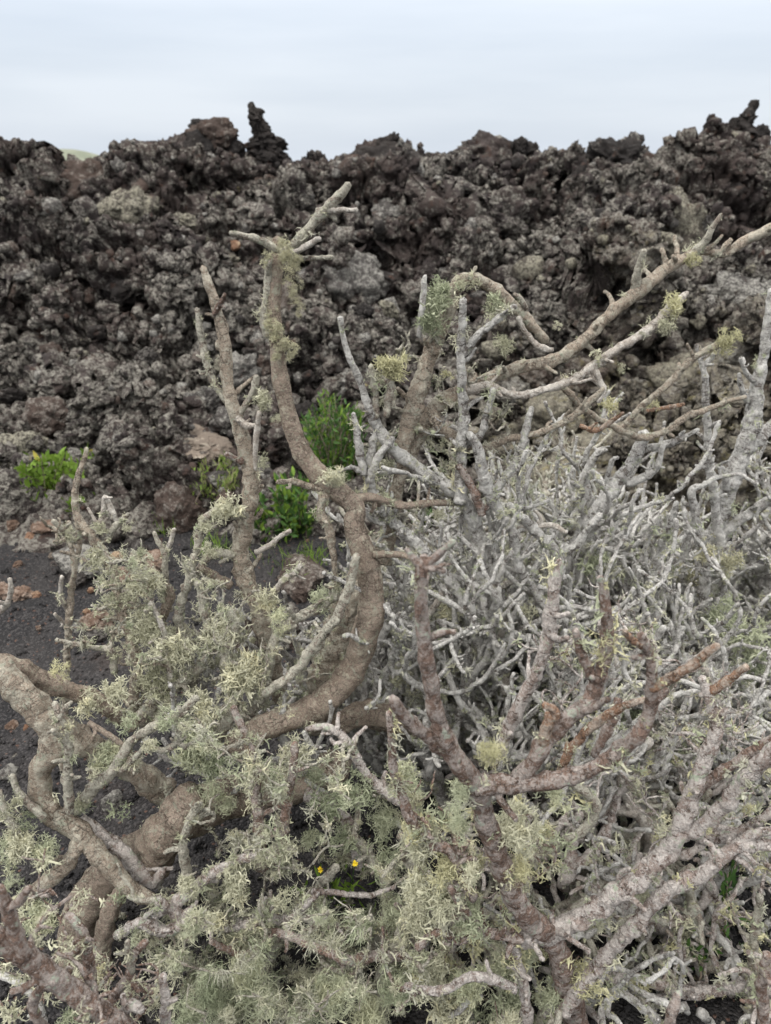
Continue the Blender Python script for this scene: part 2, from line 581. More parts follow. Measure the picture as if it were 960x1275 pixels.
# ------------------------------------------------------------------ shrubs
class Shrub:
    def __init__(self, name, label, base, seed, lichen='lichen', group=None):
        self.root = empty(name, base)
        tag(self.root, label, 'shrub', group)
        self.base = np.array(base, float)
        self.g = np.random.default_rng(seed)
        self.branches = []     # dict(P, mat, kind)
        self.twigs = {}        # material -> list of P
        self.tufts = []        # (kind, variant, point, R*scale, tint, mat)
        self.lichen = lichen
        self.nodes = []        # attach points (x,y,z,r)
        self.k = 0
        self.kinds = ['crust', 'crust', 'crust', 'flake', 'bushy', 'thin', 'strap']
        self.gaps = []         # places where the photograph shows bare wood or soil: (x0, y0, x1, y1, nearer than)

    def branch(self, pts, Y0, Y1=None, mat='bark_twig', name='branch', lich=0., wig=.25, rough=.22, knob=.30, twigs=0, tkind=None, step=.006, label=None, tsize=1., sub=None, tlen=1.0, stubs=None):
        """pts: pixels (x, y, half width); Y runs from Y0 to Y1 (metres in front) along the list, or Y0 is a list"""
        Y1 = Y0 if Y1 is None else Y1
        L = len(pts)
        Ys = Y0 if isinstance(Y0, (list, tuple)) else np.linspace(Y0, Y1, L)
        Q = []
        for (x, y, r), Y in zip(pts, Ys):
            p, m = at(x, y, Y)
            Q.append([*p, (.60 * r + .8) * m])
        P = catmull(Q, step)
        if stubs is None:
            stubs = 0 if P[:, 3].mean() > .018 else 1.3
        self.stubs(P, stubs, mat)
        self.branches.append(dict(P=P, mat=mat, name=name, wig=wig, rough=rough, knob=knob, label=label, sub=sub))
        self.nodes.extend(P[::3].tolist())
        self.cover(P, lich, tkind, tsize)
        if twigs:
            self.side_twigs(P, twigs, sub or mat, lich, tlen)
        return P

    def stubs(self, P, dens, mat):
        """short dead spurs and leaf-scar knuckles, dens per 10 cm"""
        g = self.g
        L = np.linalg.norm(np.diff(P[:, :3], axis=0), axis=1).sum()
        for _ in range(g.poisson(dens * L / .1)):
            i = int(g.uniform(.03, .97) * (len(P) - 2))
            t = P[i + 1, :3] - P[i, :3]
            t /= np.linalg.norm(t) + 1e-9
            d = g.normal(size=3)
            d -= t * (d @ t)
            d = d / np.linalg.norm(d) + t * g.uniform(.1, .9)
            d /= np.linalg.norm(d)
            r = min(.0055, max(.0022, P[i, 3] * g.uniform(.35, .65)))
            ln = r * g.uniform(2.0, 6.0) + P[i, 3]
            e = d + g.normal(size=3) * .45 + np.array([0, 0, .2])
            a = P[i, :3] + d * P[i, 3] * .3
            Q = catmull([[*a, r * 1.25], [*(a + d * ln * .55), r], [*(a + d * ln * .55 + e * ln * .45), r * .75]], .004)
            self.twigs.setdefault(mat, []).append(Q)

    def lichenize(self, poly, n, rm, kinds, mat, Yr=(0, 9), m=5):
        """clumps of lichen on wood that lies in a region"""
        g = self.g
        N = np.array(self.nodes)
        x, y, _ = to_px(N[:, :3])
        poly = np.array(poly, float)
        ins = np.zeros(len(N), bool)
        j = len(poly) - 1
        for i in range(len(poly)):
            (xi, yi), (xj, yj) = poly[i], poly[j]
            c = ((yi > y) != (yj > y)) & (x < (xj - xi) * (y - yi) / (yj - yi + 1e-9) + xi)
            ins ^= c
            j = i
        ins &= (N[:, 3] < .013) & (N[:, 1] > Yr[0]) & (N[:, 1] < Yr[1])
        idx = np.flatnonzero(ins)
        if not len(idx):
            return
        for _ in range(n):
            p = N[int(g.choice(idx)), :3]
            r = rm[0] + (rm[1] - rm[0]) * g.beta(1.2, 2.6) * 1.3
            kind = g.choice(kinds)
            mm = mat if isinstance(mat, str) else g.choice(mat)
            tn = g.beta(2, 2)
            for i in range(int(g.integers(2, m + 3))):
                d = g.normal(size=3)
                d /= np.linalg.norm(d)
                self.tuft(kind, p + d * r * g.uniform(0, .8), d + g.normal(size=3) * .3 + np.array([0, -.2, .3 if kind != 'hang' else -.2]), r * g.uniform(.45, .85), tint=float(np.clip(tn + g.normal() * .12, 0, 1)), mat=mm)

    def cover(self, P, dens, tkind=None, tsize=1.0):
        """dens: lichen tufts per 10 cm of stem"""
        if dens <= 0:
            return
        g = self.g
        seg = np.linalg.norm(np.diff(P[:, :3], axis=0), axis=1)
        cum = np.concatenate([[0], np.cumsum(seg)])
        n = g.poisson(1.25 * dens * cum[-1] / .10)
        for _ in range(n):
            s = g.uniform(0, cum[-1])
            # clumpy: skip where a slow noise is low
            i = min(len(P) - 2, np.searchsorted(cum, s) - 1)
            p = P[i, :3]
            if perlin((p[None] * 14))[0] < -.28:
                continue
            t = P[i + 1, :3] - P[i, :3]
            t /= np.linalg.norm(t) + 1e-9
            d = g.normal(size=3)
            d -= t * (d @ t)
            d /= np.linalg.norm(d) + 1e-9
            d = d + np.array([0, -.25, .35])
            d -= t * (d @ t)
            d /= np.linalg.norm(d) + 1e-9
            kind = tkind if tkind and g.random() < .5 else str(g.choice(self.kinds))
            size = {'crust': g.uniform(.004, .010), 'flake': g.uniform(.005, .011), 'leafy': g.uniform(.012, .024), 'mat': g.uniform(.006, .0135), 'beard': g.uniform(.016, .032), 'bushy': g.uniform(.013, .028), 'thin': g.uniform(.012, .026), 'strap': g.uniform(.015, .034), 'hang': g.uniform(.02, .04)}[kind] * tsize
            self.tuft(kind, p + d * P[i, 3] * .85, d + t * g.normal() * .35, size)

    def tuft(self, kind, p, d, size, tint=None, mat=None, big=False, squash=(1, 1, 1)):
        g = self.g
        if self.gaps and self.in_gap(p) and g.random() < .9:
            return
        v = int(g.integers(len(TUFTS[kind])))
        R = rot_to(np.asarray(d, float), g) * size * np.array(squash)
        self.tufts.append((kind, v, np.asarray(p, float), R, g.beta(2, 2) if tint is None else tint, mat or (self.lichen if isinstance(self.lichen, str) else str(g.choice(self.lichen))), size * (9 if big else 1)))

    def in_gap(self, p):
        dep = p[1] * cp - (p[2] - EYE) * sp
        x = CX + FPX * p[0] / dep
        y = CY - FPX * (p[1] * sp + (p[2] - EYE) * cp) / dep
        return any(a <= x <= c and b_ <= y <= d and p[1] < Yw for a, b_, c, d, Yw in self.gaps)

    def clump(self, x, y, Y, rpx, kind='bushy', mat=None, n=9, stretch=1.0, tint=None, big=True):
        """ball of tufts seen at a photo pixel"""
        p, m = at(x, y, Y)
        g = self.g
        r = rpx * m
        n = int(n * (2.4 if kind in ('thin', 'bushy') else 1.6))
        t0 = g.beta(2, 2)
        lop = g.normal(size=3) * .35
        for i in range(n):
            d = g.normal(size=3)
            d /= np.linalg.norm(d)
            q = p + (d * g.uniform(.1, .8) + lop * g.random()) * r * np.array([1, 1, stretch])
            up = d + np.array([0, -.3, .3 if kind != 'hang' else -.1])
            self.tuft('mat' if kind in ('thin', 'bushy') and g.random() < .55 else kind, q, up, r * g.uniform(.28, .70), tint=float(np.clip(t0 + g.normal() * .15, 0, 1)), mat=mat, big=big and i == 0)

    def side_twigs(self, P, n, mat, lich, tlen=1.0, level=0):
        g = self.g
        L = len(P)
        for _ in range(n):
            i = int(g.uniform(.12, .97) * (L - 1))
            p = P[i, :3]
            t = P[min(L - 1, i + 1), :3] - P[max(0, i - 1), :3]
            t /= np.linalg.norm(t) + 1e-9
            d = g.normal(size=3)
            d -= t * (d @ t) * .6
            d /= np.linalg.norm(d)
            d = d + np.array([0, 0, .25]) + t * .45
            d /= np.linalg.norm(d)
            self.twig(p, d, min(P[i, 3] * .7, g.uniform(.0028, .0052)), g.uniform(.025, .11) * tlen, mat, lich, level)

    def twig(self, p, d, r, length, mat, lich, level=0):
        g = self.g
        n = max(4, int(length / .010))
        Q = [[*p, r]]
        bend = g.normal(size=3) * .10
        for s in range(n):
            d = d + g.normal(size=3) * .26 + bend + np.array([0, 0, .07])
            d /= np.linalg.norm(d)
            p = p + d * length / n
            Q.append([*p, r * (1 - .5 * (s + 1) / n) * g.uniform(.85, 1.2)])
            if level < 2 and s > 0 and g.random() < .17:
                dd = d + g.normal(size=3) * .7
                self.twig(p, dd / np.linalg.norm(dd), r * .8, length * g.uniform(.3, .6), mat, lich, level + 1)
        P = catmull(Q, .005)
        self.twigs.setdefault(mat, []).append(P)
        self.nodes.extend(P[::3].tolist())
        self.cover(P, lich * .8)

    def stem(self, p, d, r, length, mat, lich, level=0, rise=.10, wander=.14):
        """a gnarled stem that forks; the forks turn up again"""
        g = self.g
        n = max(5, int(length / .022))
        Q = [[*p, r]]
        bend = g.normal(size=3) * .05
        for s in range(n):
            if g.random() < .18:
                bend = g.normal(size=3) * .14
            d = d + g.normal(size=3) * wander + bend + np.array([0, 0, rise])
            d /= np.linalg.norm(d)
            p = p + d * length / n
            rr_ = max(.0046, r * (1 - .40 * (s + 1) / n)) * g.uniform(.86, 1.2)
            Q.append([*p, rr_])
            if level < 2 and s > 0 and g.random() < (.24, .16)[level]:
                dd = d + g.normal(size=3) * .65
                self.stem(p, dd / np.linalg.norm(dd), rr_ * g.uniform(.68, .92), length * g.uniform(.35, .8) * (1 - .4 * s / n), mat, lich, level + 1, rise * 1.2, wander * 1.15)
        P = catmull(Q, .006)
        self.twigs.setdefault(mat, []).append(P)
        self.nodes.extend(P[::3].tolist())
        self.stubs(P, 1.2, mat)
        self.cover(P, lich)

    def fill(self, poly, Yr, n, mat, lich=3, up=.5, r=(.004, .007), maxlen=.30, zmin=.03, extend=.0, tkind=None):
        """grow twigs from the nearest existing wood towards random points in a region of space"""
        g = self.g
        poly = np.array(poly, float)
        lo, hi = poly.min(0), poly.max(0)
        tg = []
        while len(tg) < n:
            q = g.uniform(lo, hi)
            x, y = q
            ins = False
            j = len(poly) - 1
            for i in range(len(poly)):
                if (poly[i, 1] > y) != (poly[j, 1] > y) and x < (poly[j, 0] - poly[i, 0]) * (y - poly[i, 1]) / (poly[j, 1] - poly[i, 1]) + poly[i, 0]:
                    ins = not ins
                j = i
            if not ins:
                continue
            p, m = at(x, y, g.uniform(*Yr))
            if self.in_gap(p):
                n -= 1
                continue
            if p[2] < zmin:
                p[2] = zmin + g.uniform(0, .1)
            tg.append(p)
        tg.sort(key=lambda p: p[2])
        for p in tg:
            N = np.array(self.nodes)
            dv = p - N[:, :3]
            dist = np.linalg.norm(dv, axis=1)
            cost = dist + np.where(dv[:, 2] < 0, -dv[:, 2] * 1.5, 0) + np.where(dist < .025, 1, 0)
            i = int(np.argmin(cost))
            a, b = N[i, :3], p
            L = dist[i]
            if L > maxlen or L < .03:
                if L < .03:
                    continue
                b = a + (b - a) / L * maxlen
                L = maxlen
            k = max(4, int(L / .02))
            tt = np.linspace(0, 1, k + 1)
            out = g.normal(size=3) * .3 * L
            out[2] -= up * .25 * L
            C = a[None] * (1 - tt)[:, None] + b[None] * tt[:, None] + (4 * tt * (1 - tt))[:, None] * out[None] * .5
            C += np.cumsum(g.normal(size=C.shape) * .0035, 0) * np.minimum(1, tt * 3)[:, None]
            r0 = min(g.uniform(*r), max(.0028, N[i, 3] * .85))
            Q = np.column_stack([C, r0 * (1 - .4 * tt) * g.uniform(.88, 1.15, k + 1)])
            P = catmull(Q, .006)
            self.twigs.setdefault(mat, []).append(P)
            self.nodes.extend(P[2::3].tolist())
            self.cover(P, lich, tkind)
            for _ in range(g.poisson(1.6)):
                j = int(g.uniform(.3, 1) * (len(P) - 1))
                d = g.normal(size=3) + np.array([0, 0, .7])
                self.twig(P[j, :3], d / np.linalg.norm(d), r0 * .72, g.uniform(.02, .07), mat, lich, 1)

    def build(self, n_branch=100, n_tuft=70):
        # traced limbs, one mesh each
        bobj, bn, bo = [], [], []
        for b in self.branches:
            bn.append(b['P'][::3, :3])
            bo.append(np.full(len(bn[-1]), len(bo)))
            self.k += 1
            P = b['P']
            r = P[:, 3].mean()
            sides = 10 if r < .006 else 16 if r < .016 else 28
            B = Bag()
            tube(B, P, sides, b['rough'], b['knob'], b['wig'], seed=self.k + self.base[0] * 7)
            V = np.concatenate(B.V) - self.base
            B.V = [V]
            o = link(b['name'], B.mesh(b['name'], MT[b['mat']]), self.root)
            bobj.append(o)
            if b['label']:
                o['label'] = b['label']
        bn, bo = np.concatenate(bn), np.concatenate(bo)
        # longest procedural twigs as branches, the others as one mass per bark
        allt = [(len(P), m, i) for m, l in self.twigs.items() for i, P in enumerate(l)]
        allt.sort(key=lambda t: -t[0])
        n_ind = max(0, min(n_branch - len(self.branches), len(allt)))
        ind = {(m, i) for _, m, i in allt[:n_ind]}
        for m, l in self.twigs.items():
            B = Bag()
            for i, P in enumerate(l):
                self.k += 1
                C = B if (m, i) not in ind else Bag()
                tube(C, P, 7 if P[0, 3] < .007 else 10, .24, .34, .45, seed=self.k * 1.3)
                C.V[-1] = C.V[-1] - self.base
                if C is not B:
                    link('branch', C.mesh('branch', MT[m]), self.root)
            if B.n:
                tag(link('twigs', B.mesh('twigs', MT[m]), self.root), kind='stuff')
        # lichen: the biggest tufts one by one, the rest as a mass
        order = sorted(range(len(self.tufts)), key=lambda i: -self.tufts[i][6])
        single = set(order[:n_tuft])
        bags, cache = {}, {}
        for i, (kind, v, p, R, tint, mat, _) in enumerate(self.tufts):
            V, F = TUFTS[kind][v]
            if i in single:
                key = (kind, v, mat, round(tint * 4))
                if key not in cache:
                    cache[key] = make_mesh('lichen_tuft', V, F, dict(tint=np.full(len(V), round(tint * 4) / 4)), True, MT[mat])
                near = bo[int(np.argmin(np.linalg.norm(bn - p, axis=1)))] if len(bn) else None
                o = link('lichen_tuft', cache[key], bobj[int(near)] if near is not None else self.root)
                M = Matrix.Identity(4)
                for a in range(3):
                    for c in range(3):
                        M[a][c] = R[a, c]
                    M[a][3] = p[a] - self.base[a]
                o.matrix_local = M
            else:
                bags.setdefault(mat, Bag()).add(V @ R.T + p - self.base, F, tint=np.full(len(V), tint))
        for mat, B in bags.items():
            tag(link('lichen', B.mesh('lichen', MT[mat]), self.root), kind='stuff')
        print(self.root.name, 'branches', len(self.branches), 'twigs', len(allt), 'tufts', len(self.tufts))


# ================================================================== SHRUB 1: brown, thick trunked, left and centre
def ground_pt(x, y):
    """ground point (z = 0) seen at pixel"""
    d = np.array([(x - CX) / FPX, cp - (y - CY) / FPX * sp, -sp - (y - CY) / FPX * cp])
    return np.array([0, 0, EYE]) + d * (EYE / -d[2])


A = Shrub('lichen_shrub', 'tall old shrub with a thick brown cracked trunk, bare curving stems and hanging lichen', (-.42, 1.12, 0), 101)
b = A.branch
A.kinds = ['mat', 'mat', 'mat', 'mat', 'crust', 'flake', 'thin', 'bushy']
A.gaps = [(-60, 820, 60, 925, 1.2), (28, 930, 90, 1010, 1.12), (70, 1015, 150, 1080, 1.12), (90, 1010, 215, 1115, 1.1), (62, 1110, 150, 1290, 1.1), (160, 990, 240, 1085, 1.15),
          (330, 860, 470, 905, 1.27), (400, 740, 490, 880, 1.31), (380, 1055, 465, 1125, 1.12), (0, 690, 66, 830, 9), (285, 560, 330, 740, 1.40), (425, 640, 480, 760, 1.34), (75, 640, 105, 790, 1.3)]
A.lichen = ['lichen', 'lichen', 'lichen_green', 'lichen_grey']
# trunk and thick lying limbs
b([(84, 1420, 50), (90, 1290, 48), (94, 1190, 40), (106, 1130, 40), (140, 1085, 38), (190, 1048, 40), (240, 1010, 42), (300, 990, 42), (370, 972, 40), (425, 950, 34)], [.98, 1.03, 1.07, 1.10, 1.13, 1.17, 1.22, 1.26, 1.29, 1.32], 0, 'bark_brown', 'trunk', lich=2.0, wig=.12, rough=.16, knob=.2, step=.008, tkind='bushy', label='thick brown cracked trunk near the ground')
b([(240, 990, 30), (216, 1022, 44), (190, 1060, 46), (160, 1090, 34)], 1.13, 1.10, 'bark_brown', lich=1.0, wig=.1, rough=.22, knob=.25)
b([(150, 1110, 14), (136, 1140, 18), (126, 1180, 20), (122, 1240, 20)], 1.03, 1.0, 'bark_brown', lich=2, rough=.2)
# S-shaped main stem
b([(290, 930, 26), (330, 904, 27), (365, 893, 27), (402, 875, 28), (437, 836, 27), (457, 785, 27), (463, 735, 25), (453, 690, 23), (441, 655, 22), (442, 632, 19), (420, 612, 20), (394, 590, 20), (374, 558, 19), (359, 515, 17), (348, 465, 15), (343, 418, 14), (341, 370, 13), (344, 325, 13), (345, 297, 8)], [1.24, 1.25, 1.26, 1.28, 1.30, 1.31, 1.32, 1.33, 1.34, 1.35, 1.36, 1.37, 1.38, 1.39, 1.40, 1.41, 1.42, 1.43, 1.44], None, 'bark_brown', lich=.5, wig=.05, rough=.10, knob=.12, step=.006, label='long bare S-shaped brown stem')
b([(395, 905, 34), (402, 850, 34), (418, 800, 32), (434, 750, 28), (462, 705, 19), (482, 665, 14), (490, 630, 12)], 1.42, 1.50, 'bark_pale', lich=.4, wig=.1)
b([(330, 865, 9), (365, 838, 9), (393, 803, 10), (420, 768, 10), (438, 722, 9), (443, 690, 7)], 1.25, 1.28, 'bark_twig', lich=2.2)
# antler top of the S-stem
b([(346, 322, 8), (366, 304, 9), (388, 281, 10), (411, 257, 9.5), (426, 240, 8), (434, 228, 5)], 1.43, 1.42, 'bark_twig', lich=3, rough=.25, stubs=.5)
b([(408, 263, 5), (424, 262, 4), (444, 261, 4)], 1.42, 1.41, 'bark_white', stubs=0)
b([(344, 312, 8), (328, 301, 7), (306, 294, 5.5), (286, 290, 3.5)], 1.43, 1.40, 'bark_twig', lich=4, stubs=0)
b([(358, 318, 5), (378, 308, 5.5), (398, 297, 5)], 1.42, 1.40, 'bark_white', stubs=0)
b([(362, 323, 4), (392, 321, 3.5), (414, 320, 3)], 1.44, 1.46, 'bark_twig', stubs=0)
b([(332, 420, 9), (330, 390, 8), (334, 360, 7), (333, 325, 8)], 1.41, 1.42, 'bark_twig', lich=5, tkind='thin')
b([(412, 612, 8), (386, 606, 7), (366, 600, 6), (345, 601, 3)], 1.36, 1.33, 'bark_pale', lich=4)
b([(436, 622, 9), (465, 619, 8), (500, 629, 7), (555, 625, 6)], 1.36, 1.44, 'bark_brown', lich=2)
b([(465, 690, 8), (495, 691, 6), (518, 696, 4)], 1.32, 1.30, 'bark_brown')
b([(404, 615, 11), (398, 640, 9), (410, 660, 8), (416, 700, 5), (420, 740, 4)], 1.34, 1.32, 'bark_pale', lich=17, tkind='mat')
# second upright stem
b([(352, 870, 17), (338, 820, 17), (324, 765, 17), (305, 720, 18), (299, 680, 18), (309, 640, 16), (313, 600, 16), (304, 555, 15), (291, 510, 13), (283, 480, 12), (281, 440, 12), (276, 410, 11), (266, 372, 9.5), (253, 334, 7)], 1.40, 1.52, 'bark_pale', lich=.8, wig=.1, rough=.14, label='second bare upright stem with a round scar')
b([(290, 508, 8), (270, 483, 6.5), (257, 450, 6.5), (250, 412, 6), (245, 384, 4)], 1.48, 1.51, 'bark_twig', lich=6)
b([(266, 392, 5), (275, 378, 5), (280, 366, 3)], 1.5, 1.48, 'bark_red')
b([(296, 518, 8), (308, 500, 6), (316, 487, 6), (320, 468, 5)], 1.47, 1.46, 'bark_twig', lich=5)
b([(295, 520, 6), (306, 530, 5), (322, 530, 4)], 1.46, 1.43, 'bark_white')
b([(324, 512, 4), (321, 530, 5.5), (318, 555, 5), (319, 585, 3)], 1.43, 1.43, 'bark_white')
b([(302, 575, 7), (290, 570, 6), (281, 566, 5)], 1.45, 1.43, 'bark_red')
b([(308, 640, 10), (284, 636, 9), (262, 640, 7), (248, 660, 7), (245, 690, 6)], 1.44, 1.40, 'bark_twig', lich=7)
b([(296, 690, 9), (268, 690, 8), (252, 702, 7), (238, 725, 6), (226, 730, 4)], 1.43, 1.38, 'bark_twig', lich=8)
b([(318, 688, 5), (336, 679, 4.5), (350, 667, 4), (361, 661, 3)], 1.43, 1.42, 'bark_white', lich=2)
b([(288, 728, 9), (265, 716, 8), (249, 706, 6)], 1.41, 1.38, 'bark_brown', lich=3)
b([(335, 748, 7), (350, 725, 5), (368, 712, 5), (374, 704, 4)], 1.4, 1.38, 'bark_white', lich=3)
# great limb to the upper right
b([(480, 700, 13), (494, 610, 14), (512, 560, 15), (526, 533, 17), (547, 505, 18), (575, 488, 15), (602, 474, 13), (642, 459, 12), (692, 447, 11.5), (730, 421, 11.5), (762, 389, 12), (802, 357, 13), (832, 334, 11), (858, 319, 9), (872, 312, 7), (902, 316, 7), (926, 300, 9), (950, 289, 10), (985, 275, 10)], [1.47, 1.47, 1.48, 1.49, 1.50, 1.50, 1.51, 1.52, 1.53, 1.54, 1.55, 1.56, 1.57, 1.57, 1.57, 1.58, 1.58, 1.58, 1.58], None, 'bark_pale', lich=1.2, wig=.1, rough=.16, knob=.2, label='long pale limb slanting up across the lava')
b([(790, 362, 9), (796, 336, 8), (803, 312, 5)], 1.56, 1.53, 'bark_twig', lich=3)
b([(858, 320, 8), (878, 300, 6.5), (888, 281, 5), (897, 267, 3)], 1.57, 1.55, 'bark_twig', lich=5)
b([(500, 565, 15), (514, 510, 19), (528, 462, 17), (543, 422, 15), (561, 378, 13), (573, 350, 12), (598, 348, 12), (632, 374, 11.5), (658, 400, 11), (680, 424, 8)], [1.46, 1.47, 1.48, 1.49, 1.50, 1.50, 1.51, 1.52, 1.52, 1.53], None, 'bark_pale', lich=.7, wig=.1, label='stem bent over into an arch')
b([(645, 395, 5), (655, 415, 4), (672, 432, 6), (688, 436, 4)], 1.5, 1.5, 'bark_white', lich=2)
b([(655, 385, 5), (648, 372, 5), (640, 366, 3)], 1.51, 1.5, 'bark_twig', lich=6)
b([(582, 486, 7), (606, 481, 7.5), (632, 490, 7), (662, 490, 7), (690, 481, 8), (722, 468, 8.5), (742, 454, 9), (770, 434, 9), (800, 415, 9), (820, 400, 10), (843, 374, 8), (856, 364, 4)], 1.46, 1.50, 'bark_white', lich=2.0)
b([(540, 520, 13), (558, 540, 11), (590, 560, 8), (640, 545, 6), (682, 535, 6), (712, 519, 6.5), (735, 500, 6), (751, 484, 4)], 1.47, 1.45, 'bark_pale', lich=1.5)
b([(742, 462, 5), (752, 485, 5), (745, 500, 4)], 1.47, 1.45, 'bark_white')
b([(700, 480, 6), (725, 508, 6), (752, 525, 6), (778, 538, 6), (802, 545, 6), (832, 535, 6), (852, 520, 6), (882, 509, 5), (928, 493, 3)], 1.62, 1.72, 'bark_pale', lich=1.5)
b([(722, 530, 3.5), (742, 536, 4.5), (760, 525, 4), (776, 514, 2.5)], 1.56, 1.54, 'bark_rust')
b([(805, 511, 2.5), (830, 508, 3.5), (852, 503, 2.5)], 1.66, 1.66, 'bark_rust')
b([(772, 535, 6), (800, 505, 5.5), (830, 480, 5.5), (856, 453, 6), (876, 438, 6), (892, 430, 6)], 1.66, 1.70, 'bark_pale', lich=.7)
# thick limbs at the left edge
b([(-50, 800, 26), (-10, 828, 28), (32, 866, 29), (60, 905, 26), (64, 935, 24), (50, 965, 22), (57, 1003, 22), (96, 1035, 20), (130, 1072, 18), (165, 1108, 16), (190, 1118, 12)], [1.16, 1.15, 1.14, 1.12, 1.10, 1.09, 1.07, 1.05, 1.03, 1.01, 1.0], None, 'bark_pale', lich=1.5, wig=.1, rough=.15, label='thick pale limb entering from the edge')
b([(-30, 820, 18), (20, 832, 20), (60, 852, 20), (100, 864, 18), (130, 880, 17), (165, 905, 14)], 1.2, 1.28, 'bark_brown', lich=4, tkind='bushy')
b([(62, 895, 22), (110, 925, 25), (150, 950, 26), (205, 990, 27)], 1.24, 1.26, 'bark_pale', lich=2.0)
b([(102, 1020, 11), (130, 1042, 14), (165, 1072, 15), (192, 1096, 14), (203, 1086, 9)], 1.08, 1.06, 'bark_lilac', lich=1.5, rough=.18)
b([(100, 1050, 14), (80, 1078, 16), (52, 1102, 15), (20, 1126, 12)], 1.03, .97, 'bark_pale', lich=3)
b([(95, 1010, 11), (118, 980, 13), (142, 957, 11), (166, 920, 9), (192, 905, 8), (222, 890, 8), (245, 868, 6)], 1.08, 1.12, 'bark_twig', lich=6)
b([(150, 960, 6), (165, 948, 5), (180, 932, 4), (205, 934, 6), (219, 925, 6), (224, 900, 5), (222, 880, 4)], 1.08, 1.1, 'bark_twig', lich=4)
b([(86, 1010, 9), (84, 975, 9), (84, 930, 9), (73, 890, 8), (67, 874, 5)], 1.05, 1.08, 'bark_twig', lich=18, tkind='mat')
b([(110, 900, 5), (135, 915, 5), (153, 928, 5)], 1.1, 1.1, 'bark_brown')
b([(30, 1060, 7), (16, 1030, 7), (5, 1005, 6), (-2, 985, 5)], 1.0, 1.02, 'bark_twig', lich=6)
b([(55, 1020, 8), (35, 1000, 7), (22, 985, 6), (14, 965, 5)], 1.03, 1.06, 'bark_twig', lich=5)
# grey uprights at the left
b([(165, 900, 12), (168, 860, 11), (172, 830, 10), (160, 785, 10), (148, 750, 9), (140, 712, 9), (130, 690, 9), (112, 665, 8), (97, 645, 7), (94, 618, 6), (99, 590, 5), (107, 558, 3)], 1.36, 1.50, 'bark_pale', lich=2.5)
b([(108, 662, 6), (88, 672, 5), (78, 660, 5), (66, 648, 4)], 1.46, 1.42, 'bark_twig', lich=7)
b([(122, 660, 5), (128, 640, 5), (130, 618, 3), (138, 632, 4), (146, 650, 4)], 1.46, 1.46, 'bark_white', lich=1)
b([(134, 672, 6), (143, 655, 5), (152, 648, 5), (160, 640, 3)], 1.45, 1.45, 'bark_twig', lich=6)
b([(152, 738, 5), (170, 730, 6), (178, 725, 4)], 1.42, 1.38, 'bark_white', lich=2)
b([(208, 815, 10), (200, 775, 9), (212, 740, 8), (196, 718, 7), (180, 702, 6), (165, 690, 6)], 1.4, 1.44, 'bark_brown', lich=3)
b([(210, 760, 7), (206, 725, 6), (205, 692, 5), (196, 672, 4), (192, 663, 3)], 1.42, 1.43, 'bark_twig', lich=3)
b([(205, 692, 4), (212, 676, 4), (217, 658, 3)], 1.43, 1.43, 'bark_white', lich=1)
b([(240, 850, 11), (232, 800, 10), (222, 765, 9), (236, 720, 7), (240, 690, 6)], 1.38, 1.38, 'bark_twig', lich=8)
b([(175, 900, 14), (200, 862, 13), (238, 842, 12), (262, 805, 11), (255, 760, 9), (248, 725, 7)], 1.32, 1.34, 'bark_twig', lich=16, tkind='mat')
b([(270, 920, 14), (290, 870, 13), (280, 825, 11), (292, 785, 10), (288, 760, 8)], 1.26, 1.34, 'bark_twig', lich=17, tkind='mat')
b([(300, 905, 13), (325, 862, 12), (340, 805, 11), (362, 775, 10), (395, 757, 10), (425, 738, 8)], 1.3, 1.36, 'bark_twig', lich=16, tkind='mat')
b([(142, 838, 7), (140, 812, 6), (118, 806, 5), (92, 802, 4.5), (70, 797, 3.5)], 1.34, 1.36, 'bark_twig', lich=4)
b([(-10, 768, 7), (8, 752, 6), (13, 735, 4), (12, 720, 3)], 1.5, 1.5, 'bark_white', lich=2)
b([(215, 850, 7), (205, 790, 5), (188, 750, 5)], 1.32, 1.35, 'bark_white', lich=5)
# uprights in front of the lying trunk
b([(325, 1080, 12), (322, 1020, 11), (316, 962, 11), (304, 915, 9), (290, 880, 6)], 1.02, 1.10, 'bark_red', lich=7)
b([(345, 1085, 12), (354, 1020, 10), (363, 965, 9), (366, 925, 6)], 1.03, 1.08, 'bark_red', lich=7)
b([(240, 1120, 10), (228, 1060, 9), (238, 1020, 8), (250, 1000, 6)], 1.0, 1.03, 'bark_twig', lich=9)
b([(520, 1010, 10), (478, 985, 10), (452, 957, 9), (432, 922, 8), (408, 905, 7), (382, 908, 4)], 1.08, 1.14, 'bark_lilac', lich=.6)
b([(520, 905, 26), (485, 892, 26), (450, 893, 25), (420, 905, 20)], 1.42, 1.36, 'bark_brown', lich=1)
b([(385, 990, 14), (410, 1000, 13), (435, 1030, 12), (445, 1080, 10)], 1.2, 1.1, 'bark_lilac', lich=3)
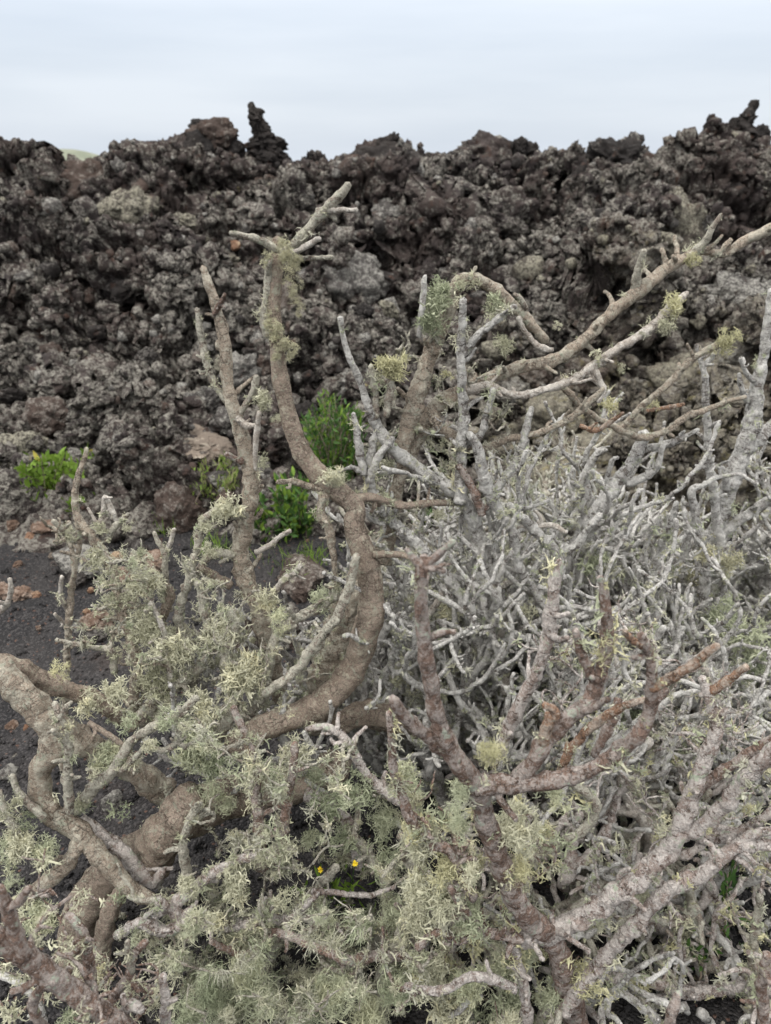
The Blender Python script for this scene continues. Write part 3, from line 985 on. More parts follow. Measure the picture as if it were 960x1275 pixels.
# low branches at the bottom, centre
b([(195, 1120, 11), (230, 1142, 12), (280, 1152, 13), (325, 1148, 12), (360, 1140, 9), (385, 1122, 6), (396, 1108, 4)], .94, .98, 'bark_lilac', lich=7, tkind='bushy')
b([(365, 1140, 7), (400, 1147, 6), (438, 1158, 4)], .97, .98, 'bark_lilac', lich=.8)
b([(388, 1110, 5), (420, 1112, 5), (462, 1114, 4.5), (492, 1104, 3)], .98, 1.02, 'bark_lilac', lich=1)
b([(335, 1160, 7), (370, 1168, 8), (405, 1183, 10), (440, 1195, 10), (480, 1190, 9), (525, 1196, 8)], .93, .88, 'bark_red', lich=1)
b([(425, 1196, 5), (408, 1218, 5), (385, 1242, 5), (372, 1258, 3)], .92, .96, 'bark_white')
b([(262, 1172, 5), (300, 1190, 6), (322, 1178, 4.5), (338, 1166, 4)], .92, .92, 'bark_red', lich=1)
b([(190, 1140, 13), (225, 1120, 12), (258, 1092, 10), (300, 1070, 10), (350, 1060, 9)], .95, 1.0, 'bark_lilac', lich=11, tkind='strap')
b([(145, 1165, 9), (175, 1150, 11), (205, 1160, 11), (235, 1150, 10)], .93, .93, 'bark_lilac', lich=5)
b([(480, 1300, 12), (470, 1230, 11), (500, 1160, 10), (520, 1100, 9), (500, 1040, 8)], .92, 1.0, 'bark_twig', lich=11, tkind='strap')
b([(330, 1330, 14), (340, 1260, 12), (330, 1210, 11), (360, 1150, 10), (420, 1080, 9)], .94, 1.02, 'bark_twig', lich=9, tkind='hang')
b([(400, 1330, 14), (420, 1250, 12), (470, 1170, 11), (480, 1100, 10), (440, 1040, 9)], .98, 1.08, 'bark_twig', lich=9, tkind='thin')

# named lichen balls
for x, y, r_ in ((352, 306, 10), (360, 316, 12), (369, 322, 11), (362, 332, 13), (372, 338, 11), (360, 348, 11), (371, 354, 12), (366, 368, 11), (374, 376, 8), (372, 390, 6), (336, 318, 9), (330, 328, 7)):
    A.clump(x, y, 1.405, r_, 'hang' if x > 340 else 'thin', 'lichen_gold', 6, 1.5)
for x, y, r_ in ((345, 420, 11), (356, 424, 12), (350, 434, 13), (362, 440, 11), (344, 445, 9), (366, 430, 8)):
    A.clump(x, y, 1.385, r_, 'mat' if y < 430 else 'thin', 'lichen_gold', 7, 1.1)
A.clump(336, 392, 1.40, 13, 'thin', 'lichen_gold', 9, 1.8)
A.clump(345, 410, 1.39, 15, 'thin', 'lichen_gold', 8, 1.2)
A.clump(542, 388, 1.46, 28, 'thin', 'lichen_green', 16, 1.2)
A.clump(548, 362, 1.46, 20, 'thin', 'lichen_green', 9)
A.clump(530, 405, 1.45, 20, 'thin', 'lichen_green', 9)
A.clump(488, 455, 1.43, 25, 'bushy', 'lichen_yellow', 18)
A.clump(590, 347, 1.48, 16, 'thin', 'lichen', 9)
A.clump(630, 430, 1.5, 18, 'thin', 'lichen', 11)
A.clump(612, 385, 1.49, 18, 'thin', 'lichen_green', 10)
A.clump(692, 405, 1.5, 9, 'thin', 'lichen', 5)
A.clump(558, 466, 1.47, 10, 'bushy', 'lichen_yellow', 6)
A.clump(838, 380, 1.48, 20, 'thin', 'lichen_yellow', 10)
A.clump(828, 402, 1.48, 18, 'thin', 'lichen', 8)
A.clump(866, 322, 1.55, 14, 'thin', 'lichen_yellow', 8)
A.clump(895, 425, 1.68, 20, 'thin', 'lichen_yellow', 13)
A.clump(805, 503, 1.68, 11, 'bushy', 'lichen_yellow', 7)
A.clump(760, 505, 1.6, 14, 'bushy', 'lichen_yellow', 8)
A.clump(775, 462, 1.46, 10, 'strap', 'lichen', 6)
A.clump(745, 450, 1.48, 14, 'crust', 'lichen', 8)
A.clump(328, 500, 1.43, 18, 'thin', 'lichen', 12, 1.4)
A.clump(345, 520, 1.42, 10, 'hang', 'lichen', 5)
A.clump(268, 640, 1.41, 24, 'thin', 'lichen', 14)
A.clump(258, 650, 1.40, 16, 'bushy', 'lichen', 8)
A.clump(415, 592, 1.34, 18, 'thin', 'lichen', 12)
A.clump(425, 600, 1.34, 14, 'hang', 'lichen', 6)
A.clump(325, 580, 1.43, 10, 'thin', 'lichen', 8, 2.5)
A.clump(355, 722, 1.38, 10, 'bushy', 'lichen', 6)
A.clump(85, 665, 1.43, 14, 'thin', 'lichen', 7)
A.clump(120, 690, 1.42, 18, 'bushy', 'lichen', 10)
A.clump(120, 660, 1.44, 14, 'bushy', 'lichen', 7)
A.clump(160, 655, 1.44, 10, 'thin', 'lichen', 5)
A.clump(135, 750, 1.40, 16, 'thin', 'lichen', 10)
A.clump(160, 745, 1.38, 14, 'thin', 'lichen', 7)
A.clump(190, 725, 1.38, 26, 'bushy', 'lichen', 16)
A.clump(180, 780, 1.38, 30, 'strap', 'lichen', 20)
A.clump(195, 840, 1.33, 30, 'strap', 'lichen', 18)
A.clump(105, 803, 1.34, 10, 'thin', 'lichen', 6)
A.clump(140, 815, 1.34, 13, 'thin', 'lichen', 7)
A.clump(75, 835, 1.14, 16, 'strap', 'lichen_yellow', 8)
A.clump(110, 880, 1.2, 22, 'strap', 'lichen', 12)
A.clump(140, 870, 1.2, 22, 'bushy', 'lichen', 12)
A.clump(130, 950, 1.16, 26, 'strap', 'lichen_green', 14)
A.clump(245, 925, 1.2, 34, 'strap', 'lichen_green', 24)
A.clump(265, 955, 1.18, 26, 'strap', 'lichen_green', 14)
A.clump(230, 815, 1.32, 28, 'bushy', 'lichen', 18)
A.clump(275, 790, 1.32, 30, 'bushy', 'lichen', 20)
A.clump(300, 840, 1.28, 32, 'bushy', 'lichen', 20)
A.clump(250, 870, 1.25, 26, 'bushy', 'lichen', 14)
A.clump(335, 745, 1.38, 22, 'bushy', 'lichen', 12)
A.clump(395, 755, 1.34, 22, 'strap', 'lichen_green', 12)
A.clump(350, 770, 1.33, 22, 'strap', 'lichen_green', 12)
A.clump(350, 875, 1.22, 22, 'bushy', 'lichen', 14)
A.clump(375, 940, 1.12, 26, 'bushy', 'lichen', 16)
A.clump(260, 690, 1.38, 16, 'bushy', 'lichen', 10, 1.6)
for x, y, s_, kd in ((20, 1000, 14, 'leafy'), (35, 1025, 20, 'strap'), (12, 1040, 22, 'bushy'), (75, 985, 14, 'thin'), (88, 940, 16, 'bushy'), (80, 905, 14, 'bushy'), (100, 1000, 14, 'thin'), (110, 960, 12, 'leafy'), (15, 1075, 16, 'bushy'), (185, 930, 14, 'thin'), (205, 905, 16, 'bushy'), (150, 900, 18, 'strap')):
    A.clump(x, y, 1.03 if x < 60 else 1.07, s_, kd, 'lichen_green' if s_ > 15 else 'lichen', 8)
A.fill([(60, 660), (180, 680), (200, 880), (90, 800)], (1.3, 1.5), 22, 'bark_pale', 5, r=(.003, .005))
for x, y, s_ in ((255, 985, 22), (285, 1000, 18), (320, 965, 24), (350, 985, 18), (240, 1020, 14), (395, 965, 20)):
    A.clump(x, y, 1.14, s_, 'beard', 'lichen_green', 7)
A.clump(48, 1140, .96, 28, 'strap', 'lichen_green', 22)
A.clump(62, 1058, 1.0, 26, 'strap', 'lichen_green', 16)
A.clump(30, 1050, .99, 26, 'bushy', 'lichen', 14)
A.clump(160, 1010, 1.1, 26, 'strap', 'lichen_green', 14)
A.clump(145, 1110, 1.0, 22, 'strap', 'lichen_green', 12)
for x, y, s in ((200, 1130, 30), (235, 1105, 28), (180, 1150, 22), (260, 1140, 30), (300, 1090, 32), (330, 1065, 26), (290, 1120, 30), (350, 1120, 26), (270, 1180, 24)):
    A.clump(x, y, .95, s * .72, ('strap', 'leafy', 'bushy')[(x // 10) % 3], 'lichen', 8)
for x, y, s in ((410, 1010, 38), (450, 990, 40), (480, 1020, 36), (430, 1040, 34), (500, 980, 30), (390, 1040, 26), (470, 1060, 34)):
    A.clump(x, y, 1.08, s * .75, 'strap' if x % 20 else 'beard', 'lichen_green', 12)
for x, y, s in ((420, 1240, 44), (460, 1260, 44), (380, 1270, 40), (260, 1230, 40), (290, 1260, 44), (340, 1250, 44), (230, 1270, 36), (310, 1210, 36), (490, 1220, 40), (450, 1150, 30), (490, 1140, 32)):
    A.clump(x, y, 1.0 if y < 1180 else .86, s * .8, 'beard', 'lichen_green', 14, 1.3)

# twigs grown into the left and lower mass
A.fill([(90, 700), (150, 690), (240, 690), (330, 740), (420, 760), (430, 820), (330, 900), (160, 900), (130, 800)], (1.22, 1.45), 170, 'bark_twig', 7, tkind='mat', r=(.0036, .006))
A.fill([(210, 900), (300, 880), (420, 930), (520, 1000), (520, 1275), (180, 1275), (150, 1130)], (.92, 1.2), 200, 'bark_twig', 6, tkind='strap')
A.fill([(430, 480), (480, 430), (560, 400), (640, 450), (650, 600), (560, 640), (450, 640)], (1.42, 1.52), 40, 'bark_twig', 6)
A.lichenize([(130, 650), (250, 680), (350, 740), (440, 760), (430, 900), (100, 920)], 150, (.006, .015), ['mat', 'mat', 'thin', 'bushy'], ['lichen', 'lichen', 'lichen_green'])
A.fill([(200, 1140), (520, 1130), (520, 1300), (200, 1300)], (.78, 1.0), 70, 'bark_twig', 5, tkind='beard')
A.lichenize([(200, 1130), (520, 1130), (530, 1300), (190, 1300)], 110, (.014, .030), ['beard', 'beard', 'strap', 'mat'], ['lichen', 'lichen_green', 'lichen_green'], Yr=(.74, 1.3))
A.lichenize([(0, 900), (440, 880), (540, 960), (540, 1290), (150, 1290), (0, 1180)], 150, (.007, .022), ['strap', 'mat', 'beard', 'hang', 'mat', 'beard'], ['lichen', 'lichen', 'lichen_green'], Yr=(.85, 1.3))
A.build(100, 90)

# ================================================================== SHRUB 2: pale grey stems at the centre, growing behind the brown one
G = Shrub('lichen_shrub', 'grey crusted shrub whose pale stems fork behind the arched brown stem', tuple(np.r_[at(610, 1000, 1.5)[0][:2], 0]), 202)
b = G.branch
G.lichen = ['lichen', 'lichen_green', 'lichen_grey']
p0, _ = at(610, 1000, 1.5)
b([(618, 1120, 26), (612, 1000, 24), (602, 900, 22), (600, 830, 20), (603, 780, 18), (601, 730, 15), (597, 690, 14), (586, 640, 14), (566, 612, 13), (540, 596, 12), (511, 575, 12), (487, 556, 12), (470, 532, 10), (460, 510, 8), (450, 480, 6.5), (436, 450, 6), (427, 420, 5), (423, 394, 3.5)], [1.56, 1.54, 1.52, 1.5, 1.49, 1.48, 1.47, 1.46, 1.455, 1.45, 1.45, 1.44, 1.44, 1.43, 1.43, 1.42, 1.42, 1.42], None, 'bark_grey', lich=3, wig=.12, knob=.25, label='pale grey main stem', name='trunk')
b([(575, 625, 12), (573, 575, 11), (577, 530, 10), (576, 480, 9), (574, 440, 8.5), (575, 400, 7.5), (577, 372, 7)], 1.44, 1.42, 'bark_grey', lich=5, rough=.25, knob=.3)
b([(574, 445, 7), (592, 420, 7), (616, 400, 6.5), (641, 381, 5)], 1.43, 1.42, 'bark_grey', lich=6)
b([(522, 420, 4), (526, 380, 6), (528, 350, 5), (530, 344, 3)], 1.44, 1.44, 'bark_grey', lich=1)
b([(575, 560, 6), (598, 540, 7), (608, 505, 6), (614, 485, 5)], 1.44, 1.43, 'bark_grey', lich=3)
b([(660, 830, 9), (690, 780, 9), (668, 738, 9), (646, 705, 10), (640, 670, 9), (628, 645, 9), (611, 618, 12), (601, 590, 12), (594, 560, 9), (585, 540, 6)], 1.46, 1.42, 'bark_grey', lich=5)
b([(585, 760, 9), (560, 722, 10), (530, 690, 11), (509, 668, 11), (490, 648, 10), (469, 620, 9), (459, 588, 9), (463, 560, 8), (472, 528, 6)], 1.42, 1.44, 'bark_grey', lich=6)
b([(460, 600, 8), (470, 570, 7), (490, 545, 6)], 1.42, 1.42, 'bark_grey', lich=7)
b([(470, 520, 5), (467, 490, 6), (464, 465, 6), (462, 455, 4)], 1.43, 1.43, 'bark_twig', lich=3)
b([(480, 520, 6), (485, 490, 8), (487, 475, 7)], 1.43, 1.43, 'bark_twig', lich=4)
b([(452, 590, 9), (447, 560, 8), (443, 530, 5), (440, 515, 4)], 1.42, 1.42, 'bark_grey', lich=6)
b([(605, 640, 8), (625, 600, 8), (645, 570, 8), (655, 535, 7), (662, 508, 5)], 1.45, 1.46, 'bark_grey', lich=5)
b([(632, 628, 9), (660, 655, 10), (690, 685, 10), (700, 720, 8)], 1.46, 1.46, 'bark_grey', lich=6)
b([(600, 640, 8), (590, 610, 8), (578, 590, 7), (572, 580, 5)], 1.43, 1.42, 'bark_red', lich=1)
b([(606, 800, 10), (635, 740, 7), (660, 715, 6)], 1.48, 1.46, 'bark_grey', lich=5)
b([(632, 860, 12), (624, 820, 11), (625, 780, 10), (635, 742, 8)], 1.46, 1.47, 'bark_white', lich=4)
b([(608, 740, 5), (625, 730, 5), (640, 722, 4)], 1.45, 1.44, 'bark_white')
b([(690, 690, 7), (715, 680, 7), (735, 655, 7), (748, 640, 6)], 1.5, 1.5, 'bark_grey', lich=5)
b([(645, 660, 6), (670, 655, 6), (690, 655, 5), (705, 662, 3)], 1.47, 1.45, 'bark_white', lich=1)
b([(470, 800, 9), (485, 775, 9), (498, 772, 6), (515, 780, 5)], 1.45, 1.44, 'bark_grey', lich=2)
b([(468, 880, 9), (470, 840, 9), (462, 812, 8), (470, 800, 5)], 1.42, 1.44, 'bark_grey', lich=1)
b([(555, 1010, 14), (530, 940, 12), (520, 880, 10), (508, 820, 9), (490, 760, 8), (486, 730, 5)], 1.44, 1.46, 'bark_grey', lich=7)
b([(640, 1010, 12), (660, 930, 11), (650, 870, 9), (665, 810, 8), (655, 770, 6)], 1.4, 1.46, 'bark_grey', lich=7)
b([(532, 770, 5), (548, 745, 6), (560, 730, 5), (566, 735, 4)], 1.45, 1.43, 'bark_white', lich=3)
for x, y, s in ((465, 610, 14), (480, 580, 12), (500, 690, 18), (545, 640, 12), (520, 740, 20), (560, 770, 20), (655, 760, 18), (630, 690, 14), (500, 830, 22), (540, 860, 22), (470, 560, 12)):
    G.clump(x, y, 1.45, s, 'bushy', 'lichen', 8)
G.kinds = ['mat', 'flake', 'flake', 'mat', 'leafy']
for i in range(36):
    Y = G.g.uniform(1.45, 1.8)
    x = G.g.uniform(470, 730)
    p = np.array([(x - CX) / FPX * Y / .85, Y, 0.0])
    h = at(x, G.g.uniform(600, 840), Y)[0][2]
    d = G.g.normal(size=3) * .25 + np.array([0, 0, 1])
    G.stem(p, d / np.linalg.norm(d), G.g.uniform(.010, .017), max(.15, h) * G.g.uniform(.85, 1.1), 'bark_grey', 2.6)
G.gaps = [(400, 560, 480, 900, 1.4), (340, 300, 440, 620, 1.5)]
G.fill([(440, 560), (500, 520), (600, 500), (660, 520), (720, 640), (720, 900), (640, 960), (480, 900), (450, 700)], (1.42, 1.66), 110, 'bark_grey', 2.4, r=(.005, .0085))
G.lichenize([(440, 540), (720, 540), (720, 1000), (450, 960)], 110, (.008, .018), ['bushy', 'thin', 'crust'], ['lichen', 'lichen_green'])
G.build(90, 30)

# ================================================================== SHRUB 3: dense grey thicket at the right
R = Shrub('lichen_shrub', 'dense grey thicket of upright lichen-crusted stems below the yellowish lava', tuple(np.r_[at(850, 900, 2.0)[0][:2], 0]), 303)
b = R.branch
R.lichen = ['lichen_grey', 'lichen_green', 'lichen_green', 'lichen_gold']
b([(900, 1000, 18), (903, 850, 15), (893, 780, 14), (898, 720, 15), (890, 680, 17), (903, 622, 18), (922, 570, 18), (934, 530, 17), (941, 490, 14), (948, 450, 11), (955, 408, 8), (962, 360, 7)], 1.86, 1.90, 'bark_grey', lich=4, wig=.12, label='tall grey stem at the edge', name='trunk')
b([(938, 475, 5), (928, 462, 4), (922, 446, 3)], 1.88, 1.86, 'bark_grey', lich=2)
b([(932, 500, 6), (924, 485, 5), (921, 465, 3)], 1.88, 1.87, 'bark_grey', lich=3)
b([(930, 560, 13), (950, 540, 12), (980, 510, 11)], 1.9, 1.95, 'bark_grey', lich=4)
b([(895, 668, 10), (925, 645, 10), (950, 628, 10), (985, 605, 9)], 1.86, 1.82, 'bark_grey', lich=3)
b([(905, 720, 9), (895, 660, 8), (888, 610, 8), (882, 570, 7), (880, 520, 6.5), (877, 470, 5.5), (868, 428, 3)], 1.80, 1.80, 'bark_grey', lich=3)
b([(878, 455, 4), (886, 445, 4), (888, 440, 3)], 1.8, 1.79, 'bark_grey')
b([(885, 580, 5), (900, 585, 6), (905, 610, 7)], 1.82, 1.85, 'bark_grey', lich=2)
b([(690, 900, 18), (700, 800, 17), (716, 705, 17), (731, 660, 16), (752, 622, 14), (775, 590, 13), (790, 570, 12), (802, 540, 11)], 1.66, 1.72, 'bark_grey', lich=4, label='leaning grey stem')
b([(795, 560, 7), (822, 555, 7), (848, 546, 5), (870, 534, 3)], 1.72, 1.70, 'bark_grey', lich=2)
b([(780, 603, 7), (808, 591, 7), (820, 578, 6), (825, 552, 4)], 1.70, 1.68, 'bark_grey', lich=2)
b([(770, 600, 5), (757, 600, 4), (762, 575, 4), (770, 570, 3)], 1.7, 1.7, 'bark_grey', lich=2)
b([(875, 760, 11), (878, 700, 9), (866, 645, 8), (861, 612, 7), (882, 602, 4)], 1.74, 1.74, 'bark_grey', lich=3)
b([(690, 660, 7), (715, 625, 7), (730, 590, 7), (742, 566, 6), (755, 560, 4)], 1.8, 1.8, 'bark_grey', lich=4)
b([(800, 740, 8), (815, 710, 8), (826, 680, 7), (838, 645, 6), (842, 625, 4)], 1.78, 1.8, 'bark_grey', lich=3)
b([(848, 830, 12), (845, 760, 11), (850, 710, 9), (856, 660, 7)], 1.8, 1.82, 'bark_grey', lich=4)
b([(760, 815, 7), (772, 835, 9), (790, 853, 9), (815, 870, 8)], 1.5, 1.48, 'bark_white', lich=.6)
b([(868, 825, 8), (888, 845, 9), (893, 870, 8), (885, 890, 8)], 1.55, 1.5, 'bark_white', lich=.4)
b([(812, 1075, 13), (803, 1025, 13), (785, 1000, 12), (774, 968, 11), (785, 940, 11), (808, 922, 9)], 1.22, 1.32, 'bark_white', lich=.3)
b([(790, 1012, 9), (758, 1008, 9), (735, 1016, 8), (712, 1000, 6), (702, 992, 5)], 1.24, 1.24, 'bark_white', lich=.5)
b([(900, 1280, 16), (905, 1220, 15), (897, 1160, 14), (886, 1110, 12), (880, 1085, 8)], 1.08, 1.12, 'bark_lilac', lich=1.5)
b([(845, 1250, 9), (862, 1195, 7), (860, 1160, 7), (854, 1130, 5)], 1.16, 1.2, 'bark_grey', lich=1)
b([(730, 1230, 13), (760, 1170, 14), (800, 1130, 14), (820, 1090, 12)], 1.15, 1.2, 'bark_grey', lich=3)
R.kinds = ['mat', 'flake', 'flake', 'crust', 'crust', 'leafy']
for i in range(120):
    Y = R.g.uniform(1.55, 2.45)
    x = R.g.uniform(610, 1040) + (R.g.uniform(-20, 20))
    dep = Y / .9
    p = np.array([(x - CX) / FPX * dep * 1.05, Y, 0.0])
    top = R.g.uniform(600, 760) if Y > 1.9 else R.g.uniform(680, 900)
    h = at(x, top, Y)[0][2]
    if h < .12:
        continue
    d = R.g.normal(size=3) * .28 + np.array([0, 0, 1])
    R.stem(p, d / np.linalg.norm(d), R.g.uniform(.012, .019), h * R.g.uniform(.9, 1.2), 'bark_grey' if R.g.random() < .9 else 'bark_twig', 3.4)
for i in range(46):
    Y = R.g.uniform(1.05, 1.6)
    x = R.g.uniform(640, 1020)
    p = np.array([(x - CX) / FPX * Y * 1.25, Y, R.g.uniform(0, .12)])
    d = R.g.normal(size=3) * .75 + np.array([.15, .1, .8])
    R.stem(p, d / np.linalg.norm(d), R.g.uniform(.009, .016), R.g.uniform(.22, .50), ['bark_grey', 'bark_lilac', 'bark_twig'][i % 3], 3.2, 0, .03, .28)
R.fill([(650, 640), (760, 590), (860, 620), (960, 590), (1010, 640), (1010, 960), (700, 960), (660, 800)], (1.62, 2.35), 90, 'bark_grey', 2.0, r=(.0058, .0095))
R.fill([(660, 820), (960, 800), (1010, 860), (1010, 1275), (680, 1275)], (1.15, 1.7), 120, 'bark_grey', 2.0, r=(.005, .0085))
R.fill([(600, 560), (700, 545), (760, 560), (760, 660), (640, 680)], (1.9, 2.3), 26, 'bark_grey', 3.0, r=(.005, .007), maxlen=.4)
for x, y, Y, s in ((905, 700, 1.74, 20), (880, 690, 1.72, 16), (920, 790, 1.6, 40), (950, 830, 1.6, 30), (740, 700, 1.6, 24), (690, 780, 1.6, 28), (935, 1150, 1.2, 24), (905, 770, 1.62, 26), (860, 720, 1.8, 20), (790, 900, 1.5, 30), (690, 880, 1.45, 30), (850, 940, 1.5, 30)):
    R.clump(x, y, Y, s, 'bushy', 'lichen_green' if s > 22 else 'lichen_gold', 10)
for i in range(40):
    Y = R.g.uniform(.92, 1.3)
    x = R.g.uniform(540, 1000)
    p = ground_pt(x, R.g.uniform(1180, 1330))
    p[2] = R.g.uniform(0, .08)
    d = R.g.normal(size=3) * .9 + np.array([.1, 0, .45])
    R.stem(p, d / np.linalg.norm(d), R.g.uniform(.005, .011), R.g.uniform(.18, .36), ['bark_grey', 'bark_twig', 'bark_lilac'][i % 3], 4, 1, .02, .30)
R.lichenize([(540, 1120), (1000, 1120), (1000, 1290), (540, 1290)], 90, (.009, .022), ['mat', 'strap', 'leafy', 'thin'], ['lichen', 'lichen_green', 'lichen_green', 'lichen_yellow'])
R.lichenize([(640, 640), (1000, 640), (1000, 1290), (660, 1290)], 190, (.009, .022), ['bushy', 'leafy', 'flake', 'strap'], ['lichen_grey', 'lichen_green', 'lichen_green', 'lichen_gold'])
R.build(100, 30)

# ================================================================== SHRUB 4: reddish foreground shrub, bottom right
F = Shrub('lichen_shrub', 'nearest shrub, reddish peeling branches with mint lichen spots and one upright stump-like stem', tuple(np.r_[at(730, 1240, .92)[0][:2], 0]), 404)
b = F.branch
F.kinds = ['crust', 'mat', 'mat', 'flake', 'leafy', 'strap']
F.lichen = ['lichen', 'lichen_green', 'lichen_grey', 'lichen_yellow']
b([(760, 1500, 28), (735, 1400, 27), (722, 1300, 25), (705, 1225, 23), (688, 1172, 22), (655, 1140, 22), (631, 1092, 22), (611, 1042, 21), (600, 1000, 21), (586, 966, 22), (561, 936, 20), (546, 900, 17), (536, 850, 15.5), (530, 800, 14.5), (525, 752, 13.5), (525, 712, 14), (529, 693, 9)], [.95, .92, .90, .88, .86, .84, .82, .80, .79, .78, .77, .765, .76, .755, .75, .745, .745], None, 'bark_red', lich=1.3, wig=.1, rough=.15, knob=.22, step=.004, label='thick reddish stem ending in a broken stub', name='trunk')
b([(528, 704, 9), (547, 690, 7), (566, 674, 5)], .745, .73, 'bark_red', rough=.3)
b([(530, 708, 7), (545, 708, 6), (554, 712, 4)], .74, .73, 'bark_red')
b([(522, 705, 7), (512, 692, 6), (506, 684, 4)], .745, .75, 'bark_red')
b([(568, 945, 15), (535, 917, 14), (508, 897, 14), (493, 880, 12), (488, 870, 8)], .775, .74, 'bark_red', lich=1.0)
b([(537, 795, 7), (553, 786, 7), (566, 788, 5)], .755, .75, 'bark_red')
b([(592, 980, 20), (640, 976, 19), (690, 970, 19), (722, 962, 17), (760, 945, 16), (790, 920, 15), (809, 890, 13), (813, 850, 12), (806, 812, 10), (796, 790, 7)], .78, .76, 'bark_red', lich=3.7, rough=.2)
b([(812, 858, 11), (836, 845, 10), (862, 828, 9), (893, 803, 6)], .76, .74, 'bark_rust', lich=1.8)
b([(800, 805, 6), (786, 795, 6), (778, 785, 4)], .76, .75, 'bark_rust')
b([(645, 970, 17), (676, 930, 17), (702, 900, 16), (736, 870, 16), (749, 830, 13), (756, 790, 12), (753, 742, 10), (747, 718, 6)], .78, .80, 'bark_red', lich=3.4, rough=.2)
b([(737, 842, 11), (725, 815, 9), (717, 785, 6)], .79, .78, 'bark_red', lich=1.8)
b([(678, 930, 13), (682, 905, 12), (690, 885, 10), (678, 878, 7)], .78, .77, 'bark_rust', lich=1.0)
b([(612, 950, 14), (640, 895, 13), (661, 850, 12), (681, 800, 13), (686, 760, 13), (691, 722, 11), (696, 698, 7)], .93, .97, 'bark_lilac', lich=3.1)
b([(690, 985, 8), (706, 940, 8), (736, 905, 9), (766, 885, 8), (802, 870, 6)], .86, .85, 'bark_rust', lich=1.8)
b([(640, 1165, 22), (690, 1160, 22), (742, 1130, 21), (792, 1096, 21), (832, 1062, 18), (852, 1012, 18), (872, 960, 16), (888, 915, 14), (884, 870, 11), (874, 845, 7)], [.86, .86, .87, .88, .90, .92, .94, .96, .98, .99], None, 'bark_lilac', lich=3.1, rough=.17)
b([(884, 862, 8), (905, 848, 8), (930, 830, 6)], .98, .96, 'bark_rust', lich=1.8)
b([(700, 1260, 14), (735, 1215, 14), (780, 1162, 15), (832, 1110, 15), (882, 1080, 14), (925, 1052, 12), (985, 1055, 10)], .85, .88, 'bark_lilac', lich=2.4)
b([(905, 1062, 10), (935, 1040, 9), (980, 1030, 8)], .88, .88, 'bark_lilac', lich=1.8)
b([(862, 1040, 13), (906, 1000, 15), (936, 960, 16), (985, 920, 15)], .90, .88, 'bark_lilac', lich=1.5, rough=.15)
b([(866, 1046, 10), (910, 1042, 11), (950, 1020, 10), (985, 1000, 9)], .93, .92, 'bark_lilac', lich=4.4)
b([(848, 1005, 12), (868, 985, 11), (900, 960, 11), (945, 930, 10), (985, 905, 9)], .95, .97, 'bark_red', lich=4.4)
b([(690, 1205, 13), (745, 1216, 11), (805, 1222, 11), (865, 1236, 12), (932, 1226, 11), (985, 1215, 9)], .95, .96, 'bark_lilac', lich=4.4)
b([(870, 1130, 6), (840, 1150, 6), (800, 1140, 6), (770, 1150, 5)], .95, .93, 'bark_twig', lich=7.1)
b([(932, 1290, 9), (936, 1230, 9), (939, 1170, 9), (946, 1115, 6)], .92, .95, 'bark_twig', lich=9.7)
b([(825, 1310, 10), (838, 1260, 10), (846, 1236, 6)], .60, .62, 'bark_red')
b([(955, 1310, 12), (948, 1240, 10), (955, 1190, 8)], .66, .66, 'bark_red', lich=1.8)
b([(590, 1120, 9), (562, 1062, 9), (536, 1050, 10), (512, 1020, 10), (500, 990, 8), (491, 960, 8), (487, 920, 7), (485, 885, 5)], .84, .88, 'bark_red', lich=5.7)
b([(650, 1170, 10), (600, 1160, 9), (570, 1170, 9), (545, 1160, 7), (520, 1180, 7)], .84, .82, 'bark_red', lich=7.1)
b([(600, 1160, 8), (575, 1130, 8), (560, 1105, 6)], .83, .82, 'bark_red', lich=3.1)
b([(640, 1230, 9), (590, 1215, 9), (545, 1235, 8), (505, 1228, 5)], .82, .80, 'bark_lilac', lich=4.4)
b([(770, 870, 8), (760, 900, 9), (740, 940, 9)], .9, .88, 'bark_red', lich=3.1)
b([(700, 960, 9), (740, 1000, 9), (730, 1030, 9), (680, 1060, 10), (640, 1080, 10)], .98, .95, 'bark_twig', lich=8.4)
b([(648, 1310, 12), (655, 1250, 11), (640, 1180, 10)], .84, .85, 'bark_lilac', lich=5.7)
F.clump(610, 942, .76, 22, 'hang', 'lichen_yellow', 12)
F.clump(640, 1030, .82, 34, 'strap', 'lichen', 20)
F.clump(655, 1050, .83, 26, 'strap', 'lichen', 12)
F.clump(565, 985, .77, 22, 'strap', 'lichen_green', 12)
F.clump(570, 1030, .79, 22, 'hang', 'lichen_green', 12, 1.6)
F.clump(585, 1085, .8, 20, 'strap', 'lichen', 10, 1.6)
F.clump(650, 1080, .82, 22, 'hang', 'lichen_yellow', 10)
F.clump(700, 1000, .78, 22, 'bushy', 'lichen_green', 8)
F.clump(500, 960, .9, 24, 'strap', 'lichen_green', 14)
F.clump(520, 1050, .86, 24, 'strap', 'lichen', 12)
F.clump(550, 1075, .86, 26, 'strap', 'lichen_yellow', 12)
F.clump(520, 1110, .86, 30, 'bushy', 'lichen', 14)
F.clump(560, 1120, .84, 30, 'bushy', 'lichen', 14)
F.clump(580, 1150, .83, 26, 'bushy', 'lichen_green', 12)
F.clump(835, 1030, .92, 20, 'strap', 'lichen', 8)
F.clump(830, 1070, .9, 16, 'strap', 'lichen_yellow', 7)
F.clump(880, 1030, .9, 14, 'strap', 'lichen_yellow', 6)
F.clump(930, 1010, .9, 12, 'strap', 'lichen_yellow', 5)
F.clump(740, 1150, .88, 24, 'strap', 'lichen', 8)
F.clump(735, 1220, .86, 30, 'strap', 'lichen_yellow', 14)
F.clump(800, 1230, .94, 20, 'strap', 'lichen_yellow', 8)
F.clump(790, 1110, .9, 20, 'bushy', 'lichen', 7)
